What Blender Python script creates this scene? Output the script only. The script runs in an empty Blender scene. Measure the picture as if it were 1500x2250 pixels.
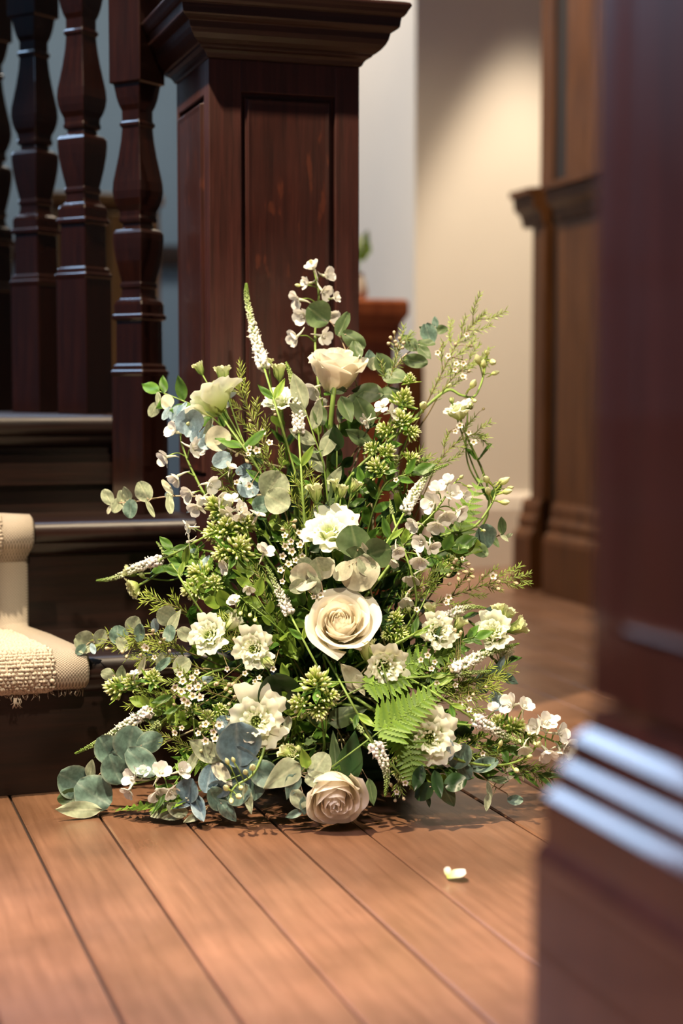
import bpy, math, random
from mathutils import Vector, Matrix
R = math.radians
PI = math.pi
rnd = random.Random(7)
sc = bpy.context.scene
COL = sc.collection

# ------------------------------------------------------------------ camera
FPX, CX, CY = 3600.0, 750.0, 1125.0
YAW, PITCH, CH = R(18.0), math.atan(265 / 3600.0), 0.52
CAM = Vector((0, 0, CH))
FW = Vector((math.sin(YAW) * math.cos(PITCH), math.cos(YAW) * math.cos(PITCH), -math.sin(PITCH)))
RT = Vector((math.cos(YAW), -math.sin(YAW), 0))
UP = RT.cross(FW)
cd = bpy.data.cameras.new('camera')
cam = bpy.data.objects.new('camera', cd); COL.objects.link(cam); sc.camera = cam
cam.location = CAM; cam.rotation_euler = (PI / 2 - PITCH, 0, -YAW)
cd.sensor_fit = 'VERTICAL'; cd.sensor_height = 36; cd.sensor_width = 24
cd.lens = FPX / 2250 * 36
cd.clip_start = 0.05
cd.dof.use_dof = True; cd.dof.focus_distance = 2.0; cd.dof.aperture_fstop = 2.7

# ------------------------------------------------------------------ world, lights, exposure
sc.view_settings.view_transform = 'Standard'; sc.view_settings.look = 'None'
sc.view_settings.gamma = 1.0; sc.view_settings.exposure = 0.0
sc.view_settings.use_curve_mapping = False
w = bpy.data.worlds.new('world'); sc.world = w; w.use_nodes = True
bg = w.node_tree.nodes['Background']
bg.inputs[0].default_value = (0.55, 0.62, 0.8, 1); bg.inputs[1].default_value = 0.035

def aim(o, target):
    o.rotation_euler = (Vector(target) - o.location).to_track_quat('-Z', 'Y').to_euler()
def area(name, loc, target, sx, sy, power, color):
    l = bpy.data.lights.new(name, 'AREA'); l.shape = 'RECTANGLE'; l.size = sx; l.size_y = sy
    l.energy = power; l.color = color
    o = bpy.data.objects.new(name, l); COL.objects.link(o); o.location = loc; aim(o, target); return o
def spot(name, loc, target, power, color, ang, blend, rad):
    l = bpy.data.lights.new(name, 'SPOT'); l.energy = power; l.color = color
    l.spot_size = R(ang); l.spot_blend = blend; l.shadow_soft_size = rad
    o = bpy.data.objects.new(name, l); COL.objects.link(o); o.location = loc; aim(o, target); return o
area('window_daylight', (-2.6, 0.7, 2.4), (0.7, 1.9, 0.2), 1.1, 1.4, 12, (0.42, 0.66, 1.0))
area('stair_window_daylight', (-0.80, 5.3, 2.45), (0.25, 1.5, 0.2), 1.1, 0.8, 38, (0.50, 0.70, 1.0))
area('stair_skylight', (-0.75, 3.45, 2.85), (-0.6, 3.3, 0.0), 0.9, 0.8, 22, (0.45, 0.68, 1.0))
area('wall_fill', (1.0, 4.9, 2.85), (1.0, 4.9, 0.0), 0.8, 0.8, 50, (1.0, 0.86, 0.72))  # warm overhead fill added to brighten the walls, not a fitted lamp
spot('hall_daylight', (-0.55, 0.05, 2.8), (0.05, 0.50, 0.0), 1250, (1.0, 0.80, 0.86), 50, 0.4, 0.25)
WARM = (1.0, 0.80, 0.54)
spot('warm_spot', (-0.45, 1.47, 2.8), (0.62, 2.08, 0.35), 760, WARM, 40, 0.5, 0.03)
spot('warm_spot', (0.45, -0.3, 2.6), (0.62, 2.02, 0.20), 370, (1.0, 0.84, 0.60), 20, 0.6, 0.04)  # frontal warm fill added to lift the flowers
spot('wall_spotlight', (2.02, 4.12, 2.35), (2.0, 4.22, 0.0), 230, (1.0, 0.84, 0.66), 42, 0.5, 0.03)
spot('floor_spotlight', (1.0, 3.3, 2.8), (1.75, 3.5, 0.3), 240, WARM, 75, 0.9, 0.05)

# ------------------------------------------------------------------ pixel measuring
def P(x, y, d): return CAM + d * (FW + (x - CX) / FPX * RT + (CY - y) / FPX * UP)
def ray(x, y): return FW + (x - CX) / FPX * RT + (CY - y) / FPX * UP
def hit(x, y, ax, val):
    r = ray(x, y); t = (val - CAM[ax]) / r[ax]; return CAM + t * r

def interp(tab, x):
    if x <= tab[0][0]: return tab[0][1]
    for (a, b), (c, d) in zip(tab, tab[1:]):
        if x <= c: return b + (d - b) * (x - a) / (c - a)
    return tab[-1][1]

# ------------------------------------------------------------------ object helpers
def link(o, parent=None):
    COL.objects.link(o)
    if parent is not None: o.parent = parent
    return o
def tag(o, label=None, cat=None, group=None, kind=None):
    if label: o['label'] = label
    if cat: o['category'] = cat
    if group: o['group'] = group
    if kind: o['kind'] = kind
    return o
def thing(name, label, cat, loc, group=None):
    o = bpy.data.objects.new(name, None); o.empty_display_size = 0.02
    o.location = loc; COL.objects.link(o)
    return tag(o, label, cat, group)

class MB:
    def __init__(s): s.v = []; s.f = []; s.c = []
    def add(s, vs, fs, cs=None):
        n = len(s.v); s.v += [tuple(v) for v in vs]
        s.f += [tuple(i + n for i in f) for f in fs]
        s.c += (cs if cs is not None else [0.5] * len(vs))
        return s
    def box(s, a, b):
        x0, y0, z0 = a; x1, y1, z1 = b
        return s.add([(x0,y0,z0),(x1,y0,z0),(x1,y1,z0),(x0,y1,z0),(x0,y0,z1),(x1,y0,z1),(x1,y1,z1),(x0,y1,z1)],
                     [(3,2,1,0),(4,5,6,7),(0,1,5,4),(1,2,6,5),(2,3,7,6),(3,0,4,7)])
    def grid(s, rows, cols=None, close=False):
        n = len(rows[0]); vs = [p for r in rows for p in r]; fs = []
        for i in range(len(rows) - 1):
            for j in range(n if close else n - 1):
                k = (j + 1) % n
                fs.append((i*n+j, i*n+k, (i+1)*n+k, (i+1)*n+j))
        return s.add(vs, fs, [c for r in cols for c in r] if cols else None)
    def tube(s, pts, r0, r1=None, n=6, c0=0.5, c1=0.5):
        r1 = r0 if r1 is None else r1
        m = len(pts); rows = []; cc = []
        nrm = None
        for i, p in enumerate(pts):
            t = (pts[min(i+1, m-1)] - pts[max(i-1, 0)])
            t = t.normalized() if t.length > 1e-9 else Vector((0, 0, 1))
            if nrm is None: nrm = t.orthogonal().normalized()
            nrm = (nrm - t * nrm.dot(t))
            nrm = nrm.normalized() if nrm.length > 1e-6 else t.orthogonal().normalized()
            b = t.cross(nrm); u = i / max(1, m - 1); r = r0 + (r1 - r0) * u
            rows.append([p + (nrm * math.cos(a) + b * math.sin(a)) * r for a in [2*PI*k/n for k in range(n)]])
            cc.append([c0 + (c1 - c0) * u] * n)
        k = len(s.v); s.grid(rows, cc, close=True)
        s.f.append(tuple(k + j for j in reversed(range(n)))); s.f.append(tuple(len(s.v) - n + j for j in range(n)))
        return s
    def lathe(s, prof, n=8, M=None, col=None):
        rows = [[Vector((r*math.cos(2*PI*k/n), r*math.sin(2*PI*k/n), z)) for k in range(n)] for r, z in prof]
        if M is not None: rows = [[M @ p for p in r] for r in rows]
        cc = [[(col(i/(len(prof)-1)) if col else 0.5)] * n for i in range(len(prof))]
        return s.grid(rows, cc, close=True)
    def mesh(s, name, mat, smooth=True):
        me = bpy.data.meshes.new(name); me.from_pydata(s.v, [], s.f)
        me.polygons.foreach_set('use_smooth', [smooth] * len(me.polygons))
        a = me.attributes.new('t', 'FLOAT', 'POINT'); a.data.foreach_set('value', s.c)
        me.materials.append(mat); me.update(); return me
    def build(s, name, mat, parent=None, smooth=True, loc=None):
        me = s.mesh(name, mat, smooth)
        o = bpy.data.objects.new(name, me); link(o, parent)
        if parent is not None and loc is None:      # vertices are in world space
            o.matrix_parent_inverse = Matrix.Translation(-wloc(parent))
        if loc is not None: o.location = loc
        return o
def wloc(o):
    m = Matrix.Identity(4)
    while o is not None:
        m = o.matrix_parent_inverse @ o.matrix_basis if o.parent is None else o.matrix_parent_inverse @ o.matrix_basis
        return (wmat(o)).translation
def wmat(o):
    if o.parent is None: return o.matrix_basis.copy()
    return wmat(o.parent) @ o.matrix_parent_inverse @ o.matrix_basis
def put(name, me, parent, M):
    """an object of shared mesh data placed by world matrix M under parent"""
    o = bpy.data.objects.new(name, me); link(o, parent)
    o.matrix_basis = wmat(parent).inverted() @ M if parent is not None else M
    return o
def crom(pts, n=6):
    pts = [Vector(p) for p in pts]
    if len(pts) < 3:
        return [pts[0].lerp(pts[-1], i / n) for i in range(n + 1)]
    q = [pts[0] * 2 - pts[1]] + pts + [pts[-1] * 2 - pts[-2]]; out = []
    for i in range(1, len(q) - 2):
        a, b, c, d = q[i-1], q[i], q[i+1], q[i+2]
        for k in range(n):
            t = k / n
            out.append(0.5 * ((2*b) + (c-a)*t + (2*a-5*b+4*c-d)*t*t + (3*b-a-3*c+d)*t*t*t))
    out.append(pts[-1]); return out
def along(pts, u):
    f = max(0, min(0.9999, u)) * (len(pts) - 1); i = int(f)
    return pts[i].lerp(pts[i+1], f - i), (pts[i+1] - pts[i]).normalized()
def frame(loc, z, yhint=None, scale=1.0, roll=0.0):
    z = Vector(z).normalized()
    y = Vector(yhint) if yhint is not None else Vector((0, 0, 1))
    y = y - z * y.dot(z)
    if y.length < 1e-4: y = z.orthogonal()
    y.normalize(); x = y.cross(z)
    M = Matrix((x, y, z)).transposed().to_4x4()
    M = Matrix.Translation(loc) @ M @ Matrix.Rotation(roll, 4, 'Z') @ Matrix.Scale(scale, 4)
    return M
def leafM(base, ydir, normal, scale=1.0, sx=1.0):
    y = Vector(ydir).normalized(); n = Vector(normal); z = n - y * n.dot(y)
    z = z.normalized() if z.length > 1e-4 else y.orthogonal(); x = y.cross(z)
    M = Matrix((x, y, z)).transposed().to_4x4()
    return Matrix.Translation(base) @ M @ Matrix.Diagonal((scale * sx, scale, scale, 1))
def cdir(ang, toward=0.0):
    """direction in the picture plane (degrees, 0 = right, 90 = up), leaning toward the viewer by `toward`"""
    return (RT * math.cos(R(ang)) + UP * math.sin(R(ang)) - FW * toward).normalized()

# ------------------------------------------------------------------ materials
def newmat(name):
    m = bpy.data.materials.new(name); m.use_nodes = True
    nt = m.node_tree; return m, nt, nt.nodes, nt.links, nt.nodes['Principled BSDF']
def ramp(N, stops):
    r = N.new('ShaderNodeValToRGB'); e = r.color_ramp.elements
    e[0].position, e[0].color = stops[0][0], (*stops[0][1], 1)
    e[1].position, e[1].color = stops[-1][0], (*stops[-1][1], 1)
    for p, c in stops[1:-1]:
        x = e.new(p); x.color = (*c, 1)
    return r
def wood(name, c0, c1, rough=0.3, axis='Z', scale=1.0, bump=0.15, coat=0.3, flecks=0.0, vary=0.0, cr=None, spec=0.5):
    m, nt, N, L, b = newmat(name)
    tc = N.new('ShaderNodeTexCoord'); mp = N.new('ShaderNodeMapping')
    s = {'Z': (60, 60, 3), 'Y': (45, 2.2, 45), 'X': (3, 60, 60)}[axis]
    mp.inputs['Scale'].default_value = tuple(k * scale for k in s)
    n = N.new('ShaderNodeTexNoise'); n.inputs['Scale'].default_value = 2.5; n.inputs['Detail'].default_value = 8
    n.inputs['Roughness'].default_value = 0.65
    L.new(tc.outputs['Object'], mp.inputs[0]); L.new(mp.outputs[0], n.inputs[0])
    r = ramp(N, [(0.3, c0), (0.72, c1)]); L.new(n.outputs[0], r.inputs[0]); col = r.outputs[0]
    n2 = N.new('ShaderNodeTexNoise'); n2.inputs['Scale'].default_value = 5.0; n2.inputs['Detail'].default_value = 4
    L.new(tc.outputs['Object'], n2.inputs[0])
    if flecks:
        mp2 = N.new('ShaderNodeMapping'); mp2.inputs['Scale'].default_value = (46, 46, 13); mp2.inputs['Rotation'].default_value = (0, 0.35, 0)
        n3 = N.new('ShaderNodeTexNoise'); n3.inputs['Scale'].default_value = 1.6; n3.inputs['Detail'].default_value = 3
        L.new(tc.outputs['Object'], mp2.inputs[0]); L.new(mp2.outputs[0], n3.inputs[0])
        r3 = ramp(N, [(0.62, (0, 0, 0)), (0.7, (1, 1, 1))]); L.new(n3.outputs[0], r3.inputs[0])
        mx = N.new('ShaderNodeMix'); mx.data_type = 'RGBA'; mx.inputs[7].default_value = (c1[0]*2.6, c1[1]*2.6, c1[2]*1.6, 1)
        ml = N.new('ShaderNodeMath'); ml.operation = 'MULTIPLY'; ml.inputs[1].default_value = flecks
        L.new(r3.outputs[0], ml.inputs[0]); L.new(ml.outputs[0], mx.inputs[0]); L.new(col, mx.inputs[6]); col = mx.outputs[2]
    if name.startswith('varnished'):
        n4 = N.new('ShaderNodeTexNoise'); n4.inputs['Scale'].default_value = 7.0; n4.inputs['Detail'].default_value = 5
        ge = N.new('ShaderNodeNewGeometry'); L.new(ge.outputs['Position'], n4.inputs[0])
        m4 = N.new('ShaderNodeMapRange'); m4.inputs[1].default_value = .3; m4.inputs[2].default_value = .7; m4.inputs[3].default_value = .72; m4.inputs[4].default_value = 1.25
        h4 = N.new('ShaderNodeHueSaturation'); L.new(n4.outputs[0], m4.inputs[0]); L.new(m4.outputs[0], h4.inputs['Value']); L.new(col, h4.inputs['Color']); col = h4.outputs[0]
    if vary:
        oi = N.new('ShaderNodeObjectInfo'); hs = N.new('ShaderNodeHueSaturation')
        mr = N.new('ShaderNodeMapRange'); mr.inputs[3].default_value = 1 - vary; mr.inputs[4].default_value = 1 + vary
        L.new(oi.outputs['Random'], mr.inputs[0]); L.new(mr.outputs[0], hs.inputs['Value']); L.new(col, hs.inputs['Color']); col = hs.outputs[0]
    L.new(col, b.inputs['Base Color'])
    rr = N.new('ShaderNodeMapRange'); rr.inputs[1].default_value = 0.3; rr.inputs[2].default_value = 0.7
    rr.inputs[3].default_value = rough * 0.8; rr.inputs[4].default_value = rough * 1.3
    L.new(n2.outputs[0], rr.inputs[0]); L.new(rr.outputs[0], b.inputs['Roughness'])
    b.inputs['Coat Weight'].default_value = coat; b.inputs['Coat Roughness'].default_value = rough * 0.5 if cr is None else cr; b.inputs['Specular IOR Level'].default_value = spec
    bp = N.new('ShaderNodeBump'); bp.inputs['Strength'].default_value = bump; bp.inputs['Distance'].default_value = 0.002
    L.new(n.outputs[0], bp.inputs['Height']); L.new(bp.outputs[0], b.inputs['Normal'])
    return m
def plain(name, c, rough=0.6, noise=0.0, nscale=20, bump=0.0):
    m, nt, N, L, b = newmat(name)
    b.inputs['Roughness'].default_value = rough; b.inputs['Base Color'].default_value = (*c, 1)
    if noise or bump:
        tc = N.new('ShaderNodeTexCoord'); n = N.new('ShaderNodeTexNoise'); n.inputs['Scale'].default_value = nscale
        n.inputs['Detail'].default_value = 5; L.new(tc.outputs['Object'], n.inputs[0])
        r = ramp(N, [(0.3, tuple(k * (1 - noise) for k in c)), (0.7, tuple(min(1, k * (1 + noise)) for k in c))])
        L.new(n.outputs[0], r.inputs[0]); L.new(r.outputs[0], b.inputs['Base Color'])
        if bump:
            bp = N.new('ShaderNodeBump'); bp.inputs['Strength'].default_value = bump; bp.inputs['Distance'].default_value = 0.002
            L.new(n.outputs[0], bp.inputs['Height']); L.new(bp.outputs[0], b.inputs['Normal'])
    return m
def veg(name, stops, rough=0.5, trans=0.25, vary=0.12, vein=0.0, spec=0.4, nscale=60, mottle=0.12):
    """plant tissue: colour along attribute t, thin translucency, small variation per piece"""
    m, nt, N, L, b = newmat(name)
    at = N.new('ShaderNodeAttribute'); at.attribute_name = 't'
    r = ramp(N, stops) if len(stops) > 1 else ramp(N, [stops[0], (1.0, stops[0][1])])
    L.new(at.outputs['Fac'], r.inputs[0])
    tc = N.new('ShaderNodeTexCoord'); n = N.new('ShaderNodeTexNoise'); n.inputs['Scale'].default_value = nscale; n.inputs['Detail'].default_value = 4
    L.new(tc.outputs['Object'], n.inputs[0])
    oi = N.new('ShaderNodeObjectInfo'); hs = N.new('ShaderNodeHueSaturation')
    m1 = N.new('ShaderNodeMapRange'); m1.inputs[3].default_value = 1 - vary; m1.inputs[4].default_value = 1 + vary
    m2 = N.new('ShaderNodeMapRange'); m2.inputs[1].default_value = 0.3; m2.inputs[2].default_value = 0.7
    m2.inputs[3].default_value = 1 - mottle; m2.inputs[4].default_value = 1 + mottle
    mu = N.new('ShaderNodeMath'); mu.operation = 'MULTIPLY'
    L.new(oi.outputs['Random'], m1.inputs[0]); L.new(n.outputs[0], m2.inputs[0])
    L.new(m1.outputs[0], mu.inputs[0]); L.new(m2.outputs[0], mu.inputs[1]); L.new(mu.outputs[0], hs.inputs['Value'])
    L.new(r.outputs[0], hs.inputs['Color']); L.new(hs.outputs[0], b.inputs['Base Color'])
    b.inputs['Roughness'].default_value = rough; b.inputs['Specular IOR Level'].default_value = spec
    if trans:
        tr = N.new('ShaderNodeBsdfTranslucent'); mx = N.new('ShaderNodeMixShader'); mx.inputs[0].default_value = trans
        L.new(hs.outputs[0], tr.inputs[0]); L.new(b.outputs[0], mx.inputs[1]); L.new(tr.outputs[0], mx.inputs[2])
        L.new(mx.outputs[0], N['Material Output'].inputs[0])
    return m

M_NEWEL = wood('dark_oak', (0.020, 0.0055, 0.0042), (0.058, 0.0155, 0.012), 0.42, 'Z', 1.0, 0.25, 0.15)
M_PANEL = wood('figured_oak', (0.016, 0.004, 0.0028), (0.046, 0.011, 0.0075), 0.38, 'Z', 1.0, 0.2, 0.25, flecks=0.4)
M_CAP = wood('dark_oak_cap', (0.010, 0.0036, 0.003), (0.030, 0.010, 0.008), 0.36, 'X', 1.0, 0.3, 0.2)
M_BAL = wood('polished_mahogany', (0.005, 0.0012, 0.0007), (0.017, 0.0040, 0.0020), 0.3, 'Z', 1.0, 0.03, 1.0, cr=0.06, spec=0.25)
M_STEP = wood('black_brown_stair_wood', (0.004, 0.0018, 0.0013), (0.018, 0.006, 0.0036), 0.40, 'X', 0.7, 0.25, 0.18, cr=0.22, spec=0.3)
M_FORE = wood('dark_mahogany', (0.011, 0.003, 0.002), (0.032, 0.0085, 0.0055), 0.4, 'Z', 0.5, 0.03, 1.0, cr=0.08, spec=0.2)
M_FLOOR = wood('varnished_floor_wood', (0.145, 0.070, 0.038), (0.225, 0.115, 0.066), 0.33, 'Y', 1.0, 0.22, 0.12, vary=0.12)
M_GAP = plain('joint_dirt_recess_shade', (0.012, 0.006, 0.004), 0.9)
M_WALL = plain('cream_plaster', (0.74, 0.67, 0.56), 0.85, 0.02, 4)
M_SKIRT = plain('white_gloss_paint', (0.68, 0.60, 0.50), 0.35)
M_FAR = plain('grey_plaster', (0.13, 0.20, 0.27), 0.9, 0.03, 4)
M_CEIL = plain('ceiling_paint', (0.5, 0.46, 0.40), 0.9)
M_PART = wood('brown_partition_wood', (0.045, 0.017, 0.006), (0.17, 0.066, 0.020), 0.45, 'Z', 0.5, 0.05, 0.1, spec=0.25)
M_ORANGE = wood('red_mahogany', (0.22, 0.05, 0.015), (0.42, 0.12, 0.04), 0.3, 'Z', 0.5, 0.05, 0.3)
M_GOLDOAK = wood('golden_oak', (0.10, 0.05, 0.012), (0.20, 0.10, 0.03), 0.4, 'Z', 0.5, 0.05, 0.2)

M_ROSE = veg('rose_petal', [(0.0, (0.60, 0.62, 0.30)), (0.22, (0.88, 0.80, 0.60)), (0.6, (0.94, 0.875, 0.745)), (1.0, (0.96, 0.93, 0.83))], 0.5, 0.38, 0.03, mottle=0.03)
M_LISI = veg('lisianthus_petal', [(0.0, (0.38, 0.52, 0.08)), (0.3, (0.64, 0.73, 0.32)), (0.65, (0.82, 0.87, 0.62)), (1.0, (0.91, 0.93, 0.80))], 0.55, 0.32, 0.04, mottle=0.04)
M_LISG = veg('green_lisianthus_petal', [(0.0, (0.30, 0.42, 0.08)), (0.5, (0.52, 0.62, 0.22)), (1.0, (0.78, 0.80, 0.50))], 0.55, 0.3, 0.08)
M_WHITE = veg('delphinium_petal', [(0.0, (0.72, 0.74, 0.52)), (0.35, (0.86, 0.84, 0.78)), (1.0, (0.90, 0.89, 0.88))], 0.5, 0.30, 0.05, mottle=0.04)
M_PHLOX = veg('phlox_bud', [(0.0, (0.26, 0.40, 0.05)), (0.40, (0.50, 0.62, 0.13)), (0.68, (0.74, 0.79, 0.38)), (1.0, (0.90, 0.91, 0.76))], 0.5, 0.22, 0.08)
M_VERO = veg('veronica_floret', [(0.0, (0.90, 0.88, 0.87)), (0.45, (0.80, 0.81, 0.68)), (0.7, (0.40, 0.50, 0.22)), (1.0, (0.22, 0.36, 0.06))], 0.6, 0.15, 0.05)
M_WAX = veg('waxflower_petal', [(0.0, (0.20, 0.24, 0.03)), (0.16, (0.42, 0.40, 0.08)), (0.26, (0.20, 0.07, 0.04)), (0.36, (0.66, 0.52, 0.42)), (0.55, (0.86, 0.80, 0.74)), (1.0, (0.90, 0.86, 0.82))], 0.4, 0.25, 0.06)
M_BEIGE = veg('waxflower_bud', [(0.0, (0.40, 0.36, 0.14)), (1.0, (0.66, 0.55, 0.40))], 0.45, 0.1, 0.1)
M_STEM = veg('green_stem', [(0.0, (0.09, 0.17, 0.025)), (1.0, (0.24, 0.36, 0.08))], 0.45, 0.0, 0.15)
M_TWIG = veg('brown_twig', [(0.0, (0.12, 0.075, 0.035)), (1.0, (0.28, 0.24, 0.10))], 0.6, 0.0, 0.15)
M_PALETWIG = veg('pale_eucalyptus_stem', [(0.0, (0.30, 0.30, 0.16)), (1.0, (0.50, 0.36, 0.26))], 0.5, 0.0, 0.1)
M_NEEDLE = veg('needle', [(0.0, (0.10, 0.17, 0.025)), (1.0, (0.32, 0.44, 0.07))], 0.45, 0.15, 0.2)
M_YNEEDLE = veg('lime_needle', [(0.0, (0.14, 0.22, 0.03)), (1.0, (0.46, 0.56, 0.09))], 0.45, 0.15, 0.15)
M_LEAF = veg('leaf_green', [(0.0, (0.055, 0.14, 0.018)), (0.5, (0.085, 0.20, 0.028)), (1.0, (0.12, 0.24, 0.035))], 0.42, 0.25, 0.35)
M_LIME = veg('leaf_lime', [(0.0, (0.16, 0.28, 0.035)), (1.0, (0.30, 0.44, 0.07))], 0.42, 0.3, 0.2)
M_DARK = veg('leaf_dark', [(0.0, (0.014, 0.04, 0.012)), (1.0, (0.028, 0.07, 0.020))], 0.38, 0.12, 0.3)
M_EBLUE = veg('eucalyptus_blue', [(0.0, (0.42, 0.54, 0.58)), (0.15, (0.30, 0.43, 0.49)), (1.0, (0.42, 0.58, 0.68))], 0.55, 0.2, 0.12, nscale=7, mottle=0.22)
M_ETEAL = veg('eucalyptus_teal', [(0.0, (0.18, 0.26, 0.21)), (0.15, (0.11, 0.185, 0.15)), (0.8, (0.14, 0.235, 0.19)), (1.0, (0.24, 0.31, 0.24))], 0.5, 0.2, 0.18, nscale=7, mottle=0.3)
M_EGREY = veg('eucalyptus_grey', [(0.0, (0.42, 0.45, 0.30)), (0.15, (0.29, 0.34, 0.22)), (0.85, (0.34, 0.39, 0.26)), (1.0, (0.45, 0.47, 0.34))], 0.55, 0.22, 0.12, nscale=7, mottle=0.22)
M_EGREEN = veg('eucalyptus_green', [(0.0, (0.15, 0.20, 0.09)), (0.15, (0.07, 0.12, 0.045)), (1.0, (0.12, 0.18, 0.075))], 0.5, 0.2, 0.15, nscale=7)
M_EPALE = veg('eucalyptus_pale', [(0.0, (0.52, 0.53, 0.38)), (1.0, (0.64, 0.62, 0.48))], 0.5, 0.25, 0.08, nscale=7)
M_ESTEEL = veg('eucalyptus_steel', [(0.0, (0.20, 0.27, 0.30)), (0.15, (0.10, 0.165, 0.205)), (0.8, (0.13, 0.21, 0.26)), (1.0, (0.22, 0.29, 0.31))], 0.5, 0.2, 0.18, nscale=7, mottle=0.3)
EUC = {'b': M_EBLUE, 's': M_ESTEEL, 't': M_ETEAL, 'g': M_EGREY, 'd': M_EGREEN, 'p': M_EPALE, 'k': M_DARK, 'l': M_LIME}
M_FERN = veg('fern_green', [(0.0, (0.10, 0.22, 0.025)), (1.0, (0.24, 0.40, 0.05))], 0.45, 0.3, 0.25)
M_YCENT = plain('stamen_yellow_green', (0.45, 0.48, 0.06), 0.6)
M_FOAM = plain('wet_floral_foam', (0.02, 0.05, 0.02), 0.9, 0.2, 80)

# ------------------------------------------------------------------ carpentry helpers
def sqlathe(prof, cx, cy, hx, hy, rot=0.0):
    """mitred square moulding: prof = (offset, z) pairs around a hx x hy core"""
    rows = []; c, s = math.cos(rot), math.sin(rot)
    for o, z in prof:
        q = [(-hx-o, -hy-o), (hx+o, -hy-o), (hx+o, hy+o), (-hx-o, hy+o)]
        rows.append([Vector((cx + x*c - y*s, cy + x*s + y*c, z)) for x, y in q])
    m = MB(); m.grid(rows, close=True)
    m.f.append((3, 2, 1, 0)); n = len(m.v); m.f.append((n-4, n-3, n-2, n-1)); return m
def bevel(o, wd=0.002, seg=2):
    md = o.modifiers.new('edge', 'BEVEL'); md.width = wd; md.segments = seg; md.limit_method = 'ANGLE'; md.angle_limit = R(35)
    return o
def rpanel(ox, oy, oz, ux, u0, u1, z0, z1, depth, bev, nrm):
    """raised panel on a face: ux = face direction, nrm = outward normal"""
    m = MB(); ux = Vector(ux); n = Vector(nrm); o = Vector((ox, oy, 0))
    def q(u, z, d): p = o + ux*u + n*d; return Vector((p.x, p.y, z))
    rings = [(0, -0.004), (0, depth*0.35), (bev*0.35, depth*0.55), (bev*0.4, depth*0.95), (bev*0.55, depth), (bev, depth*0.92), (bev*1.15, depth*0.92)]
    rows = [[q(u0+i, z0+i, d), q(u1-i, z0+i, d), q(u1-i, z1-i, d), q(u0+i, z1-i, d)] for i, d in rings]
    m.grid(rows, close=True); k = len(m.v); m.f.append((k-4, k-3, k-2, k-1)); return m

# ------------------------------------------------------------------ floor (boards run away from the camera)
gaps = [hit(x, y, 2, 0).x for x, y in ((156, 2016), (360, 1996), (600, 2020), (865, 2050), (980, 1965), (1080, 1775))]
wavg = 0.10
xs = list(gaps)
while xs[0] > -2.8: xs.insert(0, xs[0] - wavg * (0.95 + 0.1 * rnd.random()))
while xs[-1] < 2.7: xs.append(xs[-1] + wavg * (0.95 + 0.1 * rnd.random()))
fl = MB().box((-2.9, -2.4, -0.05), (2.8, 6.6, -0.006)).build('floor', M_GAP, smooth=False)
tag(fl, kind='structure')
for a, b in zip(xs, xs[1:]):
    g = 0.0015
    cuts = [-2.35, rnd.uniform(0.0, 0.9), rnd.uniform(2.9, 3.4), rnd.uniform(4.4, 5.2), 6.55]
    for y0, y1 in zip(cuts, cuts[1:]):
        o = MB().box((-(b-a)/2 + g, 0, -0.02), ((b-a)/2 - g, y1 - y0 - 0.0015, 0.0)).build('floorboard', M_FLOOR, fl, smooth=False, loc=((a+b)/2, y0, -rnd.random()*0.0007))
        bevel(o, 0.0018, 1)
        o.rotation_euler.y = rnd.uniform(-0.004, 0.004)

# ------------------------------------------------------------------ room shell
def slab(name, a, b, mat, kind='structure'):
    return tag(MB().box(a, b).build(name, mat, smooth=False), kind=kind)
XC = hit(910, 900, 1, 4.47).x
slab('wall_back', (XC, 4.47, 0), (2.8, 6.6, 2.9), M_WALL)
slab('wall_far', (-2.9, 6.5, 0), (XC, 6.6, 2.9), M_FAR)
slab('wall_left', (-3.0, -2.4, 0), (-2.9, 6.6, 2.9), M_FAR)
slab('ceiling', (-3.0, -2.4, 2.9), (2.8, 6.6, 3.0), M_CEIL)
slab('wall_right', (2.8, -2.4, 0), (2.9, 6.6, 2.9), M_WALL)
def extrude_x(prof, x0, x1):
    """profile of (y,z) pairs swept along X"""
    m = MB(); m.grid([[Vector((x, y, z)) for y, z in prof] for x in (x0, x1)], close=True)
    n = len(prof); m.f.append(tuple(range(n))); m.f.append(tuple(reversed(range(n, 2*n)))); return m
def extrude_y(prof, y0, y1):
    m = MB(); m.grid([[Vector((x, y, z)) for x, z in prof] for y in (y0, y1)], close=True)
    n = len(prof); m.f.append(tuple(range(n))); m.f.append(tuple(reversed(range(n, 2*n)))); return m
tag(extrude_x([(4.47, 0), (4.445, 0), (4.445, 0.175), (4.450, 0.19), (4.45, 0.20), (4.458, 0.215), (4.47, 0.22)], XC - 0.025, 2.6).build('baseboard_back', M_SKIRT, smooth=False), kind='structure')
tag(extrude_y([(XC, 0), (XC-0.025, 0), (XC-0.025, 0.175), (XC-0.02, 0.20), (XC-0.01, 0.215), (XC, 0.22)], 4.445, 6.5).build('baseboard_side', M_SKIRT, smooth=False), kind='structure')
tag(extrude_x([(6.5, 1.02), (6.44, 1.02), (6.43, 1.05), (6.43, 1.08), (6.46, 1.10), (6.5, 1.10)], -2.9, XC).build('trim_1', M_STEP, smooth=False), kind='structure')

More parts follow.
